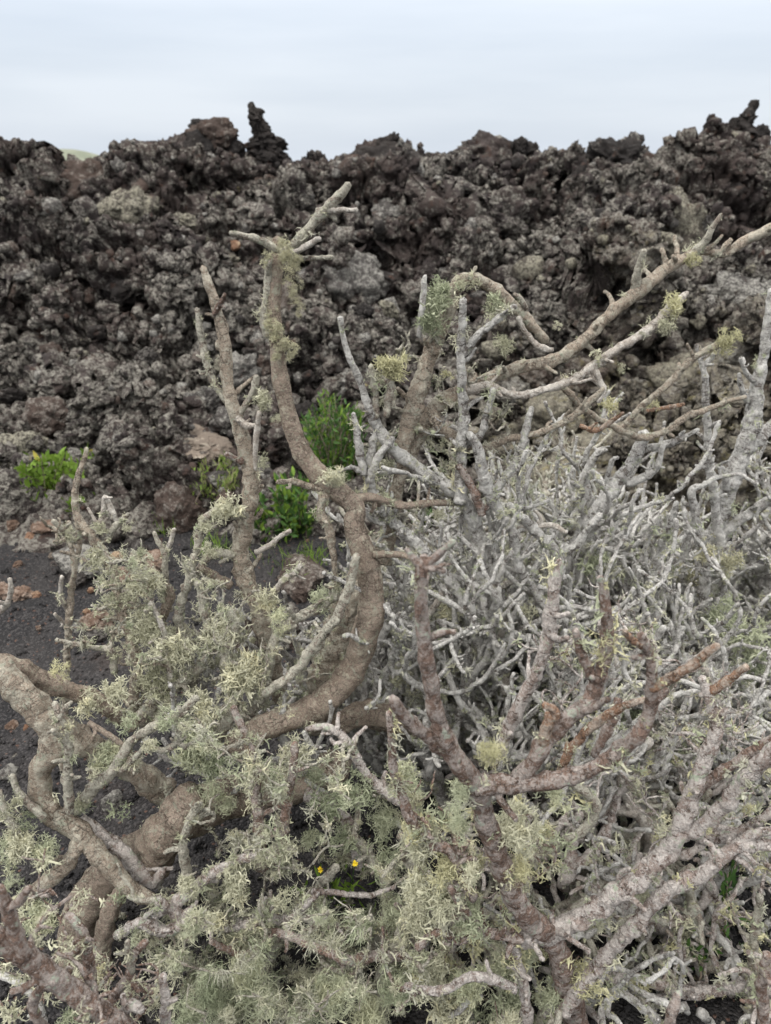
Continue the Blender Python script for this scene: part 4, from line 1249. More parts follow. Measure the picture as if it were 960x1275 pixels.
for x, y, s, k in ((620, 1200, 36, 'strap'), (590, 1230, 36, 'strap'), (640, 1250, 34, 'strap'), (560, 1260, 40, 'bushy'), (610, 1275, 40, 'strap'), (540, 1210, 34, 'bushy'), (680, 1230, 28, 'strap'), (520, 1150, 30, 'bushy'), (660, 1190, 26, 'hang')):
    F.clump(x, y, .88, s * .8, k, 'lichen_green' if k != 'bushy' else 'lichen', 18)
F.fill([(480, 960), (600, 1000), (700, 1000), (700, 1290), (500, 1290)], (.84, 1.0), 80, 'bark_red', 6, tkind='strap')
F.fill([(640, 820), (760, 760), (900, 820), (980, 900), (980, 1275), (720, 1275), (700, 1000)], (.98, 1.25), 150, 'bark_lilac', 2.0, r=(.0035, .0065))
F.lichenize([(480, 940), (640, 960), (720, 1100), (720, 1290), (480, 1290)], 110, (.010, .024), ['strap', 'beard', 'beard', 'hang'], ['lichen', 'lichen_green', 'lichen_yellow'])
F.lichenize([(640, 930), (980, 930), (980, 1290), (700, 1290)], 110, (.008, .018), ['strap', 'bushy', 'thin', 'crust'], ['lichen', 'lichen_green', 'lichen'], m=4)
F.build(100, 60)

# ================================================================== SHRUB 5: branch reaching in at the bottom left corner
L = Shrub('lichen_shrub', 'reddish out-of-focus branch crossing the bottom corner in front of the thick trunk', tuple(np.r_[at(140, 1270, .62)[0][:2], 0]), 505)
b = L.branch
b([(-60, 1115, 20), (-20, 1152, 20), (30, 1190, 21), (80, 1230, 21), (132, 1266, 20), (190, 1310, 20), (260, 1380, 22), (280, 1600, 26)], .58, .62, 'bark_red', lich=.5, rough=.18, step=.004, label='thick reddish branch')
b([(30, 1190, 15), (16, 1155, 14), (8, 1125, 11), (2, 1105, 8)], .585, .58, 'bark_red', lich=1)
b([(10, 1130, 9), (25, 1122, 9), (36, 1106, 7)], .58, .57, 'bark_red')
b([(70, 1222, 12), (40, 1205, 10), (36, 1180, 8)], .59, .6, 'bark_red', lich=1)
b([(60, 1222, 9), (40, 1250, 9), (60, 1290, 9)], .59, .6, 'bark_red', lich=1)
b([(55, 1218, 7), (32, 1228, 6), (14, 1234, 5)], .59, .57, 'bark_red')
b([(115, 1252, 10), (112, 1205, 10), (104, 1165, 10), (92, 1146, 8), (84, 1138, 5)], .68, .7, 'bark_red', lich=2)
b([(130, 1260, 9), (142, 1240, 9), (160, 1215, 8), (166, 1190, 7), (182, 1172, 7)], .66, .68, 'bark_red', lich=1)
b([(165, 1210, 6), (160, 1190, 6), (158, 1172, 4)], .67, .67, 'bark_twig', lich=1)
b([(150, 1265, 10), (165, 1250, 11), (178, 1258, 7)], .63, .62, 'bark_lilac')
b([(206, 1320, 10), (206, 1260, 10), (204, 1215, 8)], .66, .68, 'bark_lilac', lich=.5)
b([(60, 1290, 8), (48, 1250, 7), (25, 1225, 6), (-10, 1210, 5)], .8, .85, 'bark_grey', lich=1)
L.fill([(0, 1060), (200, 1150), (240, 1275), (0, 1290)], (.62, .85), 18, 'bark_red', 4, r=(.003, .005))
L.clump(118, 1225, .7, 24, 'strap', 'lichen_yellow', 12)
L.clump(92, 1270, .66, 24, 'strap', 'lichen_green', 10)
L.clump(8, 1095, .6, 16, 'strap', 'lichen_green', 6)
L.fill([(40, 1180), (200, 1170), (230, 1275), (60, 1290)], (.6, .75), 10, 'bark_red', 3)
L.build(60, 20)

# ================================================================== SHRUB 6: thin straight sapling-like plant at the left
S = Shrub('lichen_shrub', 'thin straight bare twig shrub standing on the black cinder beside the thick limb', tuple(np.r_[at(80, 1000, 1.62)[0][:2], 0]), 606)
b = S.branch
b([(78, 1010, 7), (80, 900, 6), (83, 830, 6), (85, 785, 6), (88, 740, 5.5), (92, 702, 5), (88, 675, 4), (86, 650, 3)], 1.62, 1.66, 'bark_pale', lich=1)
b([(91, 705, 4), (98, 685, 4), (97, 655, 3.5), (95, 610, 3)], 1.66, 1.64, 'bark_pale')
b([(85, 762, 4), (76, 742, 3.5), (77, 718, 3)], 1.65, 1.62, 'bark_white', lich=3)
b([(84, 785, 3), (76, 773, 3), (68, 764, 2)], 1.65, 1.62, 'bark_white')
b([(94, 700, 3), (105, 693, 3), (112, 688, 2)], 1.66, 1.66, 'bark_white')
S.build(20, 8)


# ================================================================== terrain
SKY_X = np.array([-400, 0, 30, 60, 106, 126, 150, 215, 240, 300, 345, 360, 400, 430, 480, 540, 575, 605, 650, 695, 740, 775, 820, 838, 855, 900, 960, 1400])
SKY_Y = np.array([196, 197, 199, 210, 210, 188, 176, 176, 180, 192, 192, 196, 192, 196, 186, 186, 190, 178, 192, 197, 188, 178, 190, 196, 182, 174, 176, 180.0])
YB, YR = 3.22, 8.0


def ridge_z(u):
    px = CX + FPX / cp * u
    py = np.interp(px, SKY_X, SKY_Y) + 5
    el = np.arctan((CY - py) / FPX) - PITCH
    return EYE + YR * np.tan(el)


def base_h(x, y):
    """undisturbed height of the lava front"""
    u = x / np.maximum(y, .5)
    yb = YB + .22 * np.sin(x * 1.7 + .6) + .12 * np.sin(x * 4.3) - .25 * np.clip(u, 0, .5)
    t = np.clip((y - yb) / (YR - yb), 0, 1)
    h = ridge_z(u) * (1 - (1 - t) ** 1.12)
    return np.where(y > YR, ridge_z(u) - (y - YR) * .10, h) - np.where(y < yb, .05, 0)


def slope_pt(x, y):
    """point of the lava front (or the ground) seen at a photo pixel"""
    d = np.array([(x - CX) / FPX, cp - (y - CY) / FPX * sp, -sp - (y - CY) / FPX * cp])
    o = np.array([0, 0, EYE])
    t = np.linspace(.8, 12, 3000)[:, None]
    P = o + d * t
    h = np.maximum(base_h(P[:, 0], P[:, 1]), 0)
    k = np.argmax(P[:, 2] <= h)
    if k == 0:
        k = np.argmin(np.abs(P[:, 1] - YR))
    return P[k], t[k, 0] / FPX


# lava front: one dense sheet, rows packed towards the viewer
nu, nv = 1200, 760
u = np.linspace(-.72, .72, nu)
yy = 2.85 * (9.6 / 2.85) ** (np.linspace(0, 1, nv) ** 1.0)
U, YY = np.meshgrid(u, yy)
X = (U * YY).ravel()
Y = YY.ravel()
Z = base_h(X, Y)
P = np.stack([X, Y, Z], 1)
e = .05
dzx = (base_h(X + e, Y) - base_h(X - e, Y)) / (2 * e)
dzy = (base_h(X, Y + e) - base_h(X, Y - e)) / (2 * e)
N = np.stack([-np.clip(dzx, -1, 1), -np.clip(dzy, -1, 1), np.ones_like(X)], 1)
N /= np.linalg.norm(N, axis=1)[:, None]
N = N + np.array([0, -.35, 0])
N /= np.linalg.norm(N, axis=1)[:, None]
fade = np.clip((Y - YB + .25) / .6, 0.12, 1)
q = P + .10 * np.stack([perlin(P * 3 + k * 7.7) for k in range(3)], 1)
f1a, f2a = worley(q / .95)
f1b, f2b = worley(q / .42 + 3.3)
q2 = P + .03 * np.stack([perlin(P * 9 + k * 5.1) for k in range(3)], 1)
f1c, _ = worley(q2 / .19 + 7.1)
f1d, _ = worley(q2 / .095 + 1.7)
f1e, _ = worley(P / .048 + 4.2)
big = .36 * perlin(P * .8) + .30 * np.abs(perlin(P * np.array([1.0, 1.0, 2.2]) * 1.15 + 23)) + .52 * (np.clip(f2a - f1a, 0, .5) - .2) + .34 * (.55 - f1b) + .10 * fbm(P * 2.6 + 9, 3)
amp = .75 + .5 * perlin(P * 1.1 + 31)
disp = big * fade + (.09 * (.5 - f1c) + .05 * (.5 - f1d) + .02 * (.5 - f1e)) * np.clip(amp, .45, 1.3) * np.clip(fade, .3, 1)
disp += (.030 * fbm(P * 13, 5, .62) + .030 * np.abs(perlin(P * 7 + 11)) + .02 * (np.abs(perlin(P * 21 + 5)))) * fade
crack = np.clip(.18 - (f2b - f1b), 0, .18) * -1.6
disp += crack * fade
# keep the skyline where the photograph has it
near_ridge = np.where(Y > YR, 1, np.exp(-((Y - YR) / .75) ** 2))
disp = disp - big * fade * (.8 * near_ridge) - .02 * near_ridge
P = P + N * disp[:, None]
side = np.stack([perlin(q * 7 + 50), perlin(q * 7 + 90), np.zeros_like(X)], 1)
P = P + side * (.035 * fade)[:, None]
i = np.arange(nv - 1)[:, None] * nu
j = np.arange(nu - 1)[None]
F4 = np.stack([i + j, i + j + 1, i + nu + j + 1, i + nu + j], 2).reshape(-1, 4)
# second pass: finer clinker in true 3D on the displaced faces
G3 = P.reshape(nv, nu, 3)
tu, tv_ = np.gradient(G3, axis=1), np.gradient(G3, axis=0)
n2 = np.cross(tu, tv_).reshape(-1, 3)
n2 /= np.linalg.norm(n2, axis=1)[:, None] + 1e-9
cave = np.clip(perlin(P * np.array([1.5, 1.9, 2.6]) + 70) - .24, 0, .4) * -.6
w1, w2 = worley(P / .155 + 2)
w3, w4 = worley(P / .075 + .4 * np.stack([perlin(P * 30 + k * 3.3) for k in range(3)], 1) + 5)
d2 = cave + .17 * (np.clip(w2 - w1, 0, .32) - .16) + .085 * (np.clip(w4 - w3, 0, .3) - .15) + .05 * fbm(P * 11, 5, .66)
P = P + n2 * (d2 * fade * (1 - .4 * near_ridge))[:, None]
LAVA_P = P.reshape(nv, nu, 3)
tag(link('lava_terrain', make_mesh('lava_terrain', P, F4, None, True, MT['lava'])), kind='structure')


def lava_surface(x, y):
    """height of the finished sheet near x, y"""
    v = np.log(max(y, 2.86) / 2.85) / np.log(9.6 / 2.85) * (nv - 1)
    uu = (x / y + .72) / 1.44 * (nu - 1)
    return LAVA_P[int(np.clip(v, 0, nv - 1)), int(np.clip(uu, 0, nu - 1))]


# ground: one sheet of black cinder to the horizon
gx = np.concatenate([-np.geomspace(4000, 3.0, 26), np.linspace(-2.9, 2.9, 260), np.geomspace(3.0, 4000, 26)])
gy = np.concatenate([np.linspace(-30, .2, 8), np.linspace(.3, 4.6, 240), np.geomspace(4.8, 6000, 30)])
GX, GY = np.meshgrid(gx, gy)
gp = np.stack([GX.ravel(), GY.ravel(), np.zeros(GX.size)], 1)
near = np.clip((5.5 - gp[:, 1]) / 1.5, 0, 1) * np.clip((3.2 - np.abs(gp[:, 0])) / .6, 0, 1)
gp[:, 2] = (.045 * perlin(gp * 1.3) + .016 * perlin(gp * 5) + .005 * perlin(gp * 22)) * near
i = np.arange(len(gy) - 1)[:, None] * len(gx)
j = np.arange(len(gx) - 1)[None]
F4 = np.stack([i + j, i + j + 1, i + len(gx) + j + 1, i + len(gx) + j], 2).reshape(-1, 4)
tag(link('ground', make_mesh('ground', gp, F4, None, True, MT['ground'])), kind='structure')

# far grassy hill
hx, hy = np.meshgrid(np.linspace(-260, 260, 90), np.linspace(-160, 160, 40))
hp = np.stack([hx.ravel() - 350, hy.ravel() + 900, np.zeros(hx.size)], 1)
rr = np.sqrt((hx.ravel() / 42) ** 2 + (hy.ravel() / 60) ** 2)
hp[:, 2] = 13.6 * np.exp(-(rr ** 2.2)) + .35 * perlin(hp / 18) * np.exp(-rr) - .3
i = np.arange(39)[:, None] * 90
j = np.arange(89)[None]
F4 = np.stack([i + j, i + j + 1, i + 90 + j + 1, i + 90 + j], 2).reshape(-1, 4)
tag(link('hill', make_mesh('hill', hp, F4, None, True, MT['hill'])), kind='structure')


# ------------------------------------------------------------------ rocks
def ico(sub):
    bm = bmesh.new()
    bmesh.ops.create_icosphere(bm, subdivisions=sub, radius=1)
    V = np.array([v.co[:] for v in bm.verts])
    F = np.array([[v.index for v in f.verts] for f in bm.faces])
    bm.free()
    return V, F


def rock_shape(seed, sub=4, jag=.34, lump=.38, sx=(1, 1, 1), flat=0.):
    V, F = ico(sub)
    o = seed * 13.7
    V = V * np.array(sx)
    d = V / np.linalg.norm(V, axis=1)[:, None]
    f1, f2 = worley(V * 1.25 + o)
    f3, _ = worley(V * 2.9 + o)
    f4, _ = worley(V * 6.2 + o)
    h = lump * (.55 - f1) + jag * .55 * perlin(V * 1.5 + o) + .17 * (.5 - f3) + .13 * (.5 - f4) + jag * .3 * fbm(V * 3.5 + o, 5, .62) + .085 * (.5 - worley(V * 12 + o)[0])
    if flat:
        c = np.random.default_rng(seed).normal(size=(5, 3))
        c /= np.linalg.norm(c, axis=1)[:, None]
        for k in c:
            s = V @ k
            V = V - np.clip(s - .62, 0, 9)[:, None] * k * flat
    return V + d * h[:, None], F


SHAPES = {
    'jagged': [rock_shape(k, 5, .60, .50) for k in range(1, 6)],
    'lumpy': [rock_shape(k + 20, 5, .32, .62) for k in range(1, 6)],
    'blocky': [rock_shape(k + 40, 4, .22, .12, flat=.85) for k in range(1, 6)],
    'flat': [rock_shape(k + 60, 5, .35, .30, (1.2, 1.0, .5)) for k in range(1, 4)],
}
SMALL = [rock_shape(k + 80, 2, .75, .55) for k in range(1, 13)]
_rock_me = {}


def rock(shape, v, mat, p, r, label=None, name='lava_rock', cat='rock', group=None, rz=None, tilt=.4, scl=None):
    key = (shape, v, mat)
    if key not in _rock_me:
        V, F = SHAPES[shape][v]
        _rock_me[key] = make_mesh('rock', V, F, None, shape != 'blocky', MT[mat])
    o = link(name, _rock_me[key], None, p)
    sc = np.array(scl or (rng.uniform(.85, 1.2), rng.uniform(.85, 1.15), rng.uniform(.7, 1.0)))
    o.scale = tuple(r * sc)
    o.rotation_euler = (rng.normal() * tilt, rng.normal() * tilt, rng.uniform(0, 6.28) if rz is None else rz)
    tag(o, label, cat, group)
    return o


# the two spires and the balanced boulder on the skyline
def spire(name, label, pts, Y, mat, seed, sides=72, jag=.55):
    Q = []
    for x, y, r in pts:
        p, m = at(x, y, Y)
        Q.append([*p, r * m])
    P = catmull(Q, .007)
    B = Bag()
    tube(B, P, sides, .25, .25, .25, seed=seed, blunt=False)
    V = np.concatenate(B.V)
    base = V.mean(0)
    ax = np.array([np.interp(V[:, 2], P[:, 2], P[:, k]) for k in (0, 1)]).T
    dd = np.column_stack([V[:, :2] - ax, np.zeros(len(V))])
    ln = np.linalg.norm(dd, axis=1)[:, None] + 1e-6
    wa, wb = worley(V * 11 + seed)
    amt = .060 * fbm(V * 9 + seed, 5, .62) + .05 * (np.clip(wb - wa, 0, .4) - .2)
    V = V + dd / ln * (amt * np.clip(ln[:, 0] / .09, .25, 1.4))[:, None]
    V[:, 2] += .022 * perlin(V * 12 + 40)
    B.V = [V - base]
    return tag(link(name, B.mesh(name, MT[mat]), None, base), label, 'rock')


spire('lava_spire', 'black spire leaning on the skyline, hooked tip, beside the balanced boulder', [(330, 210, 26), (329, 190, 22), (328, 174, 17), (321, 158, 11), (315, 145, 8.5), (311, 131, 5)], 7.7, 'lava_black', 3)
spire('lava_spire', 'dark tapering spire at the far end of the skyline, highest on that side', [(915, 195, 34), (922, 176, 24), (927, 160, 14), (934, 145, 9), (940, 126, 4.5)], 7.9, 'lava_black', 9)
P_, M_ = at(266, 170, 7.7)
rock('lumpy', 2, 'lava_brown', P_, 29 * M_, 'rust-brown boulder balanced on the skyline next to the leaning black spire', 'balanced_boulder', 'boulder', rz=.6, tilt=.1, scl=(1.05, .9, .68))
P_, M_ = at(250, 158, 7.75)
rock('jagged', 3, 'lava_black', P_, 12 * M_, 'small black lump stuck on the balanced boulder', 'lava_rock', 'rock', scl=(1.2, 1, .7))
P_, M_ = at(290, 186, 7.7)
rock('lumpy', 2, 'lava_black', P_, 16 * M_, 'black lump between the balanced boulder and the leaning spire', 'lava_rock', 'rock')
P_, M_ = at(886, 158, 7.9)
rock('jagged', 2, 'lava_black', P_, 11 * M_, 'upright black knob on the skyline beside the tapering spire', 'lava_rock', 'rock', scl=(.8, .8, 1.25), tilt=.1)
P_, M_ = at(912, 160, 7.9)
rock('jagged', 0, 'lava_black', P_, 9 * M_, 'little black fin at the shoulder of the tapering spire', 'lava_rock', 'rock', scl=(.8, .8, 1.3), tilt=.1)

HAND = [  # x, y, radius px, shape, variant, material, label, scale
    (150, 203, 24, 'jagged', 4, 'lava_black', 'long black crest block on the skyline above the far green hill', (1.2, .9, .55)),
    (185, 206, 32, 'lumpy', 0, 'lava', 'overhanging grey crest boulder with a black hollow beneath it', (1.2, 1, .7)),
    (480, 205, 36, 'lumpy', 1, 'lava_black', 'broad dark overhang on the skyline above the arched stem', (1.3, .9, .6)),
    (610, 193, 30, 'lumpy', 2, 'lava', 'rounded grey hump on the skyline with a dark cap', (1.15, .9, .7)),
    (770, 199, 34, 'jagged', 0, 'lava_black', 'craggy black hump on the skyline, widest of the dark humps', (1.2, .9, .65)),
    (660, 192, 14, 'jagged', 2, 'lava_black', 'small black knob on the skyline beside the rounded grey hump', None),
    (718, 262, 30, 'blocky', 0, 'lava_black', 'tall smooth charcoal slab standing on the upper slope', (.75, .8, 1.7)),
    (838, 292, 34, 'lumpy', 3, 'lava_crusted', 'yellow-green lichen boulder behind the end of the slanting limb', (1.0, 1, 1.2)),
    (790, 320, 32, 'lumpy', 4, 'lava_grey', 'grey lumpy boulder beside the yellow-green lichen boulder', None),
    (430, 350, 42, 'lumpy', 1, 'lava_grey', 'big grey crusted boulder right of the antler-topped stem', (1.1, .9, .85)),
    (490, 275, 26, 'lumpy', 3, 'lava_grey', 'round grey lump above the bare grey twig tips', None),
    (660, 400, 34, 'lumpy', 0, 'lava', 'dark clinker boulder behind the end of the arched stem', None),
    (620, 270, 40, 'jagged', 3, 'lava', 'craggy grey boulder high above the arched stem', None),
    (560, 240, 34, 'jagged', 4, 'lava_brown', 'rust-brown craggy boulder on the upper slope above the arch', None),
    (880, 225, 40, 'jagged', 1, 'lava_brown', 'rust-brown broken boulder below the tapering spire', None),
    (120, 240, 40, 'lumpy', 2, 'lava_brown', 'brown boulder with ochre flecks below the long crest block', (1.3, 1, .8)),
    (160, 262, 30, 'lumpy', 4, 'lava_crusted', 'lichen-crusted lump in the middle of the upper slope', None),
    (255, 555, 32, 'flat', 0, 'lava_pale', 'pale tan slab roofing a dark hollow at the slope foot', (1.35, .9, .5)),
    (228, 568, 26, 'flat', 1, 'lava_brown', 'brown slab edge at the side of the dark hollow', (1.0, .8, .6)),
    (245, 582, 17, 'blocky', 1, 'lava_grey', 'smooth grey boulder lying in the mouth of the dark hollow', (1.1, .9, .8)),
    (205, 592, 22, 'blocky', 2, 'lava', 'dark cleft block below the pale slab', (1.0, .9, 1.1)),
    (215, 620, 22, 'blocky', 3, 'lava_grey', 'grey angular block in the pile beside the yellow-green bush', None),
    (185, 605, 22, 'blocky', 4, 'lava_grey', 'blue-grey block beside the bright bush with yellow leaves', None),
    (232, 635, 32, 'blocky', 0, 'lava_brown', 'brown upright block against the yellow-green bush', (.9, .9, 1.1)),
    (185, 650, 28, 'blocky', 1, 'lava', 'wide dark boulder at the bottom of the rock pile', (1.2, .9, .75)),
    (150, 620, 24, 'blocky', 2, 'lava_black', 'black boulder behind the forked bleached twig', None),
    (170, 580, 20, 'lumpy', 4, 'lava_grey', 'grey lump above the blue-grey block', None),
    (140, 590, 18, 'lumpy', 2, 'lava', 'dark lump touching the bright bush with yellow leaves', None),
    (60, 655, 17, 'flat', 2, 'stone_rust', 'flat rust-tan stone at the edge of the cinder under the bright bush', (1.2, .8, .6)),
    (20, 620, 34, 'blocky', 3, 'lava', 'dark boulder under the bright bush by the picture edge', None),
    (30, 570, 26, 'lumpy', 3, 'lava_crusted', 'lichen-crusted lump beside the top of the bright bush', None),
    (110, 700, 30, 'blocky', 4, 'lava_grey', 'low bluish grey boulder on the cinder behind the forked twig', (1.2, .9, .6)),
    (100, 720, 16, 'blocky', 0, 'lava_black', 'small black stone touching the low bluish grey boulder', None),
    (195, 700, 15, 'blocky', 2, 'stone_rust', 'pinkish brown boulder behind the lichen tufts', None),
    (155, 715, 11, 'blocky', 3, 'stone_rust', 'reddish boulder behind the grey upright stem', (1.2, 1, .8)),
    (177, 690, 20, 'blocky', 1, 'lava_black', 'dark boulder at the edge between cinder and rock pile', None),
    (125, 775, 16, 'lumpy', 1, 'stone_rust', 'knobbly rust-red stone on the black cinder', None),
    (105, 778, 14, 'blocky', 1, 'lava_grey', 'grey splinter lying against the knobbly rust-red stone', None),
    (115, 792, 15, 'blocky', 4, 'lava_black', 'black stone lying in front of the knobbly rust-red stone', (1.3, 1, .6)),
    (30, 740, 11, 'lumpy', 0, 'stone_rust', 'rust stone by the picture edge above the bleached twig', None),
    (8, 738, 12, 'lumpy', 1, 'stone_rust', 'lumpy rust-tan stone cut by the picture edge', None),
    (300, 790, 22, 'blocky', 3, 'lava_brown', 'brown stone half hidden behind the second bare upright stem', None),
    (375, 720, 34, 'blocky', 2, 'lava_brown', 'dull brown boulder between the two bare stems', (1.4, .9, .5)),
    (360, 790, 26, 'lumpy', 3, 'lava', 'dark lump between the two bare stems at their foot', None),
    (510, 720, 26, 'blocky', 1, 'lava', 'dark block seen through the grey forked stems', None),
    (505, 640, 30, 'lumpy', 0, 'lava', 'dark lump behind the fork of the grey stems', None),
    (620, 560, 26, 'lumpy', 2, 'lava_black', 'black hollowed lump behind the upper twigs of the grey stems', None),
    (700, 600, 40, 'lumpy', 0, 'lava_crusted', 'yellowish lichen mound behind the leaning grey stem', None),
    (770, 560, 44, 'lumpy', 1, 'lava_crusted', 'broad yellowish crusted mound beneath the slanting limb', (1.3, 1, .7)),
    (830, 600, 38, 'lumpy', 4, 'lava_crusted', 'tan crusted boulder behind the tall straight grey stem', (1.1, 1, .8)),
    (840, 680, 30, 'lumpy', 2, 'lava_brown', 'brown boulder with dark gaps above the grey thicket', None),
    (790, 660, 30, 'flat', 1, 'lava_crusted', 'flat yellowish shelf of rock above the grey thicket', None),
    (890, 560, 30, 'lumpy', 3, 'lava_crusted', 'yellowish lump between the two tall grey stems', None),
    (920, 370, 36, 'lumpy', 0, 'lava_grey', 'grey lump near the picture edge below the slanting limb', None),
    (755, 400, 22, 'lumpy', 2, 'lava_crusted', 'small yellow-spotted lump below the slanting limb', None),
    (860, 385, 26, 'lumpy', 1, 'lava_grey', 'grey rounded boulder with an ochre edge behind the round lichen ball', None),
    (860, 480, 36, 'lumpy', 4, 'lava_crusted', 'crusted boulder behind the pale twig with the round lichen ball', None),
    (690, 520, 30, 'lumpy', 3, 'lava_crusted', 'crusted lump above the orange twig', None),
]
for x, y, r, sh, v, mat, lab, scl in HAND:
    p, m = slope_pt(x, y)
    p = p + (np.array([0, -.45, .25]) if y > 540 and x < 330 else np.array([0, .15, -.05])) * r * m
    rock(sh, v, mat, p, r * m * 1.08, lab, 'boulder' if r >= 20 else 'lava_rock', 'boulder' if r >= 20 else 'stone', tilt=.15, scl=scl)

# coloured pebbles: ochre and rust stones that stand out singly
DOTS = [(295, 313, 7, 'stone_ochre', 'bright orange stone on the dark slope behind the antler-topped stem'),
        (276, 258, 5, 'stone_ochre', 'small orange stone high on the dark slope'),
        (45, 343, 5, 'stone_ochre', 'tan-orange stone in the grey rubble near the picture edge'),
        (450, 237, 5, 'lava_crusted', 'yellow stone beside the tip of the antler-topped stem'),
        (40, 668, 8, 'stone_ochre', 'orange stone in the rubble at the cinder edge below the bright bush'),
        (15, 655, 8, 'stone_rust', 'rust pebble at the picture edge below the bright bush'),
        (22, 703, 7, 'stone_rust', 'rust pebble on the cinder, higher of the pair by the picture edge'),
        (45, 742, 5, 'stone_ochre', 'small orange pebble below the flat rust stone'),
        (108, 762, 5, 'stone_ochre', 'flat tan pebble above the knobbly rust-red stone'),
        (113, 735, 4, 'stone_ochre', 'tiny orange pebble on bare cinder behind the grey upright'),
        (65, 692, 4, 'lava_pale', 'tiny pale pebble on the dark soil'),
        (48, 782, 3, 'stone_rust', 'tiny red pebble on the bare cinder left of the thin twig shrub'),
        (98, 831, 4, 'stone_rust', 'tiny pink pebble just above the limb at the edge'),
        (128, 827, 4, 'stone_ochre', 'tiny pink-orange pebble in front of the grey upright stem'),
        (15, 905, 8, 'stone_rust', 'rust stone on the cinder below the edge limb'),
        (33, 908, 7, 'stone_ochre', 'tan stone beside the rust stone below the edge limb'),
        (205, 917, 6, 'stone_ochre', 'orange chip on the cinder seen between lichen tufts'),
        (8, 965, 13, 'lava_grey', 'blue-grey stone at the picture edge below the thick limb'),
        (20, 945, 9, 'lava', 'dark stone touching the blue-grey stone at the edge'),
        (140, 1000, 15, 'lava_grey', 'grey stone on the cinder between the limbs'),
        (145, 695, 9, 'stone_ochre', 'orange-tan stone behind the crook of the grey upright'),
        (100, 650, 8, 'stone_rust', 'rust chip at the foot of the bright bush'),
        (535, 690, 6, 'stone_rust', 'rust chip on the ground behind the stub')]
for x, y, r, mat, lab in DOTS:
    p, m = slope_pt(x, y)
    if p[1] > 3.3:
        q = lava_surface(p[0], p[1])
        p = p + np.array([0, -.06, .05])
    rock('blocky' if r > 6 else 'lumpy', int(rng.integers(5)), mat, p, r * m, lab, 'lava_rock', 'stone', tilt=.3)

# the rest of the slope: loose lumps one can tell apart, labelled by look and nearest landmark
LAND = [(318, 165, 'the leaning black spire'), (262, 172, 'the balanced boulder'), (930, 155, 'the tapering spire'), (838, 292, 'the yellow-green lichen boulder'), (718, 262, 'the tall charcoal slab'),
        (430, 350, 'the big grey crusted boulder'), (255, 555, 'the pale tan slab'), (80, 600, 'the bright bush'), (160, 262, 'the lichen-crusted lump'), (295, 313, 'the bright orange stone'),
        (45, 343, 'the tan-orange stone'), (610, 182, 'the rounded grey hump'), (480, 205, 'the broad dark overhang'), (770, 185, 'the craggy black hump'), (660, 400, 'the tip of the arched stem'),
        (185, 195, 'the overhanging crest boulder'), (800, 312, 'the spur of the slanting limb'), (250, 390, 'the tip of the side twig'), (895, 425, 'the round lichen ball'), (423, 394, 'the bare grey twig tip')]
DIRS = ['to the right of', 'to the upper right of', 'above', 'to the upper left of', 'to the left of', 'to the lower left of', 'below', 'to the lower right of']
TINT = {'lava': 'dark grey', 'lava_black': 'black', 'lava_brown': 'rusty brown', 'lava_grey': 'pale grey', 'lava_crusted': 'yellow-crusted'}
cand = []
taken = [(x, y, r) for x, y, r, *_ in HAND] + [(266, 170, 33), (325, 170, 30), (925, 160, 30)]
tries = 0
while len(cand) < 150 and tries < 6000:
    tries += 1
    x, y = rng.uniform(0, 960), rng.uniform(205, 620)
    if x > 360 and y > 560:
        continue
    p, m = slope_pt(x, y)
    r = float(np.clip(rng.lognormal(-2.6, .38), .045, .18))
    rp = r / m
    if rp < 9 or any((x - a) ** 2 + (y - c) ** 2 < (.75 * (rp + s)) ** 2 for a, c, s in taken):
        continue
    taken.append((x, y, rp))
    yellow = x > 560 and y > 430
    mat = rng.choice(['lava', 'lava_black', 'lava_brown', 'lava_grey', 'lava_crusted'], p=[.12, .1, .18, .2, .4] if yellow else [.36, .16, .20, .22, .06])
    sh = rng.choice(['jagged', 'lumpy', 'flat'], p=[.62, .2, .18])
    cand.append([x, y, r, rp, mat, sh, p])
seen = {}
for c in sorted(cand, key=lambda c: -c[3]):
    x, y, r, rp, mat, sh, p = c
    lm = sorted(LAND, key=lambda l: (l[0] - x) ** 2 + (l[1] - y) ** 2)
    done = False
    for l in lm[:2]:
        dr = DIRS[int(round(math.atan2(l[1] - y, x - l[0]) / (math.pi / 4))) % 8]
        dist = math.hypot(x - l[0], y - l[1])
        base = f"{TINT[mat]} {sh} lava rock {dr} {l[2]}"
        if base not in seen:
            seen[base] = dist
            lab = base
            done = True
            break
    if not done:
        continue
    p = p + np.array([0, rng.uniform(.0, .3), rng.uniform(-.25, .1)]) * r
    rock(sh, int(rng.integers(len(SHAPES[sh]))), mat, p, r, lab, group='loose lumps of the lava front')

# clinker: the uncountable small rubble of the lava front
B = {m: Bag() for m in ('lava', 'lava_grey', 'lava_brown', 'lava_crusted', 'lava_black')}
n = 4600
xs = rng.uniform(-20, 980, n)
for k in range(n):
    t = rng.random()
    yv = 2.95 * (8.6 / 2.95) ** t
    uv = (xs[k] - 480) / 1020
    q = lava_surface(uv * yv, yv)
    r = .0135 * rng.lognormal(0, .55) * (.8 + .1 * yv)
    V, F = SMALL[int(rng.integers(len(SMALL)))]
    Rm = rot_to(rng.normal(size=3), rng) * r * np.array([1, rng.uniform(.7, 1), rng.uniform(.6, 1)])
    yl = uv > .08 and yv < 5.2
    m = rng.choice(['lava', 'lava_grey', 'lava_brown', 'lava_crusted', 'lava_black'], p=[.2, .15, .2, .4, .05] if yl else [.42, .24, .18, .05, .11])
    B[m].add(V @ Rm.T + q + np.array([0, -.01, .25 * r]), None, F)
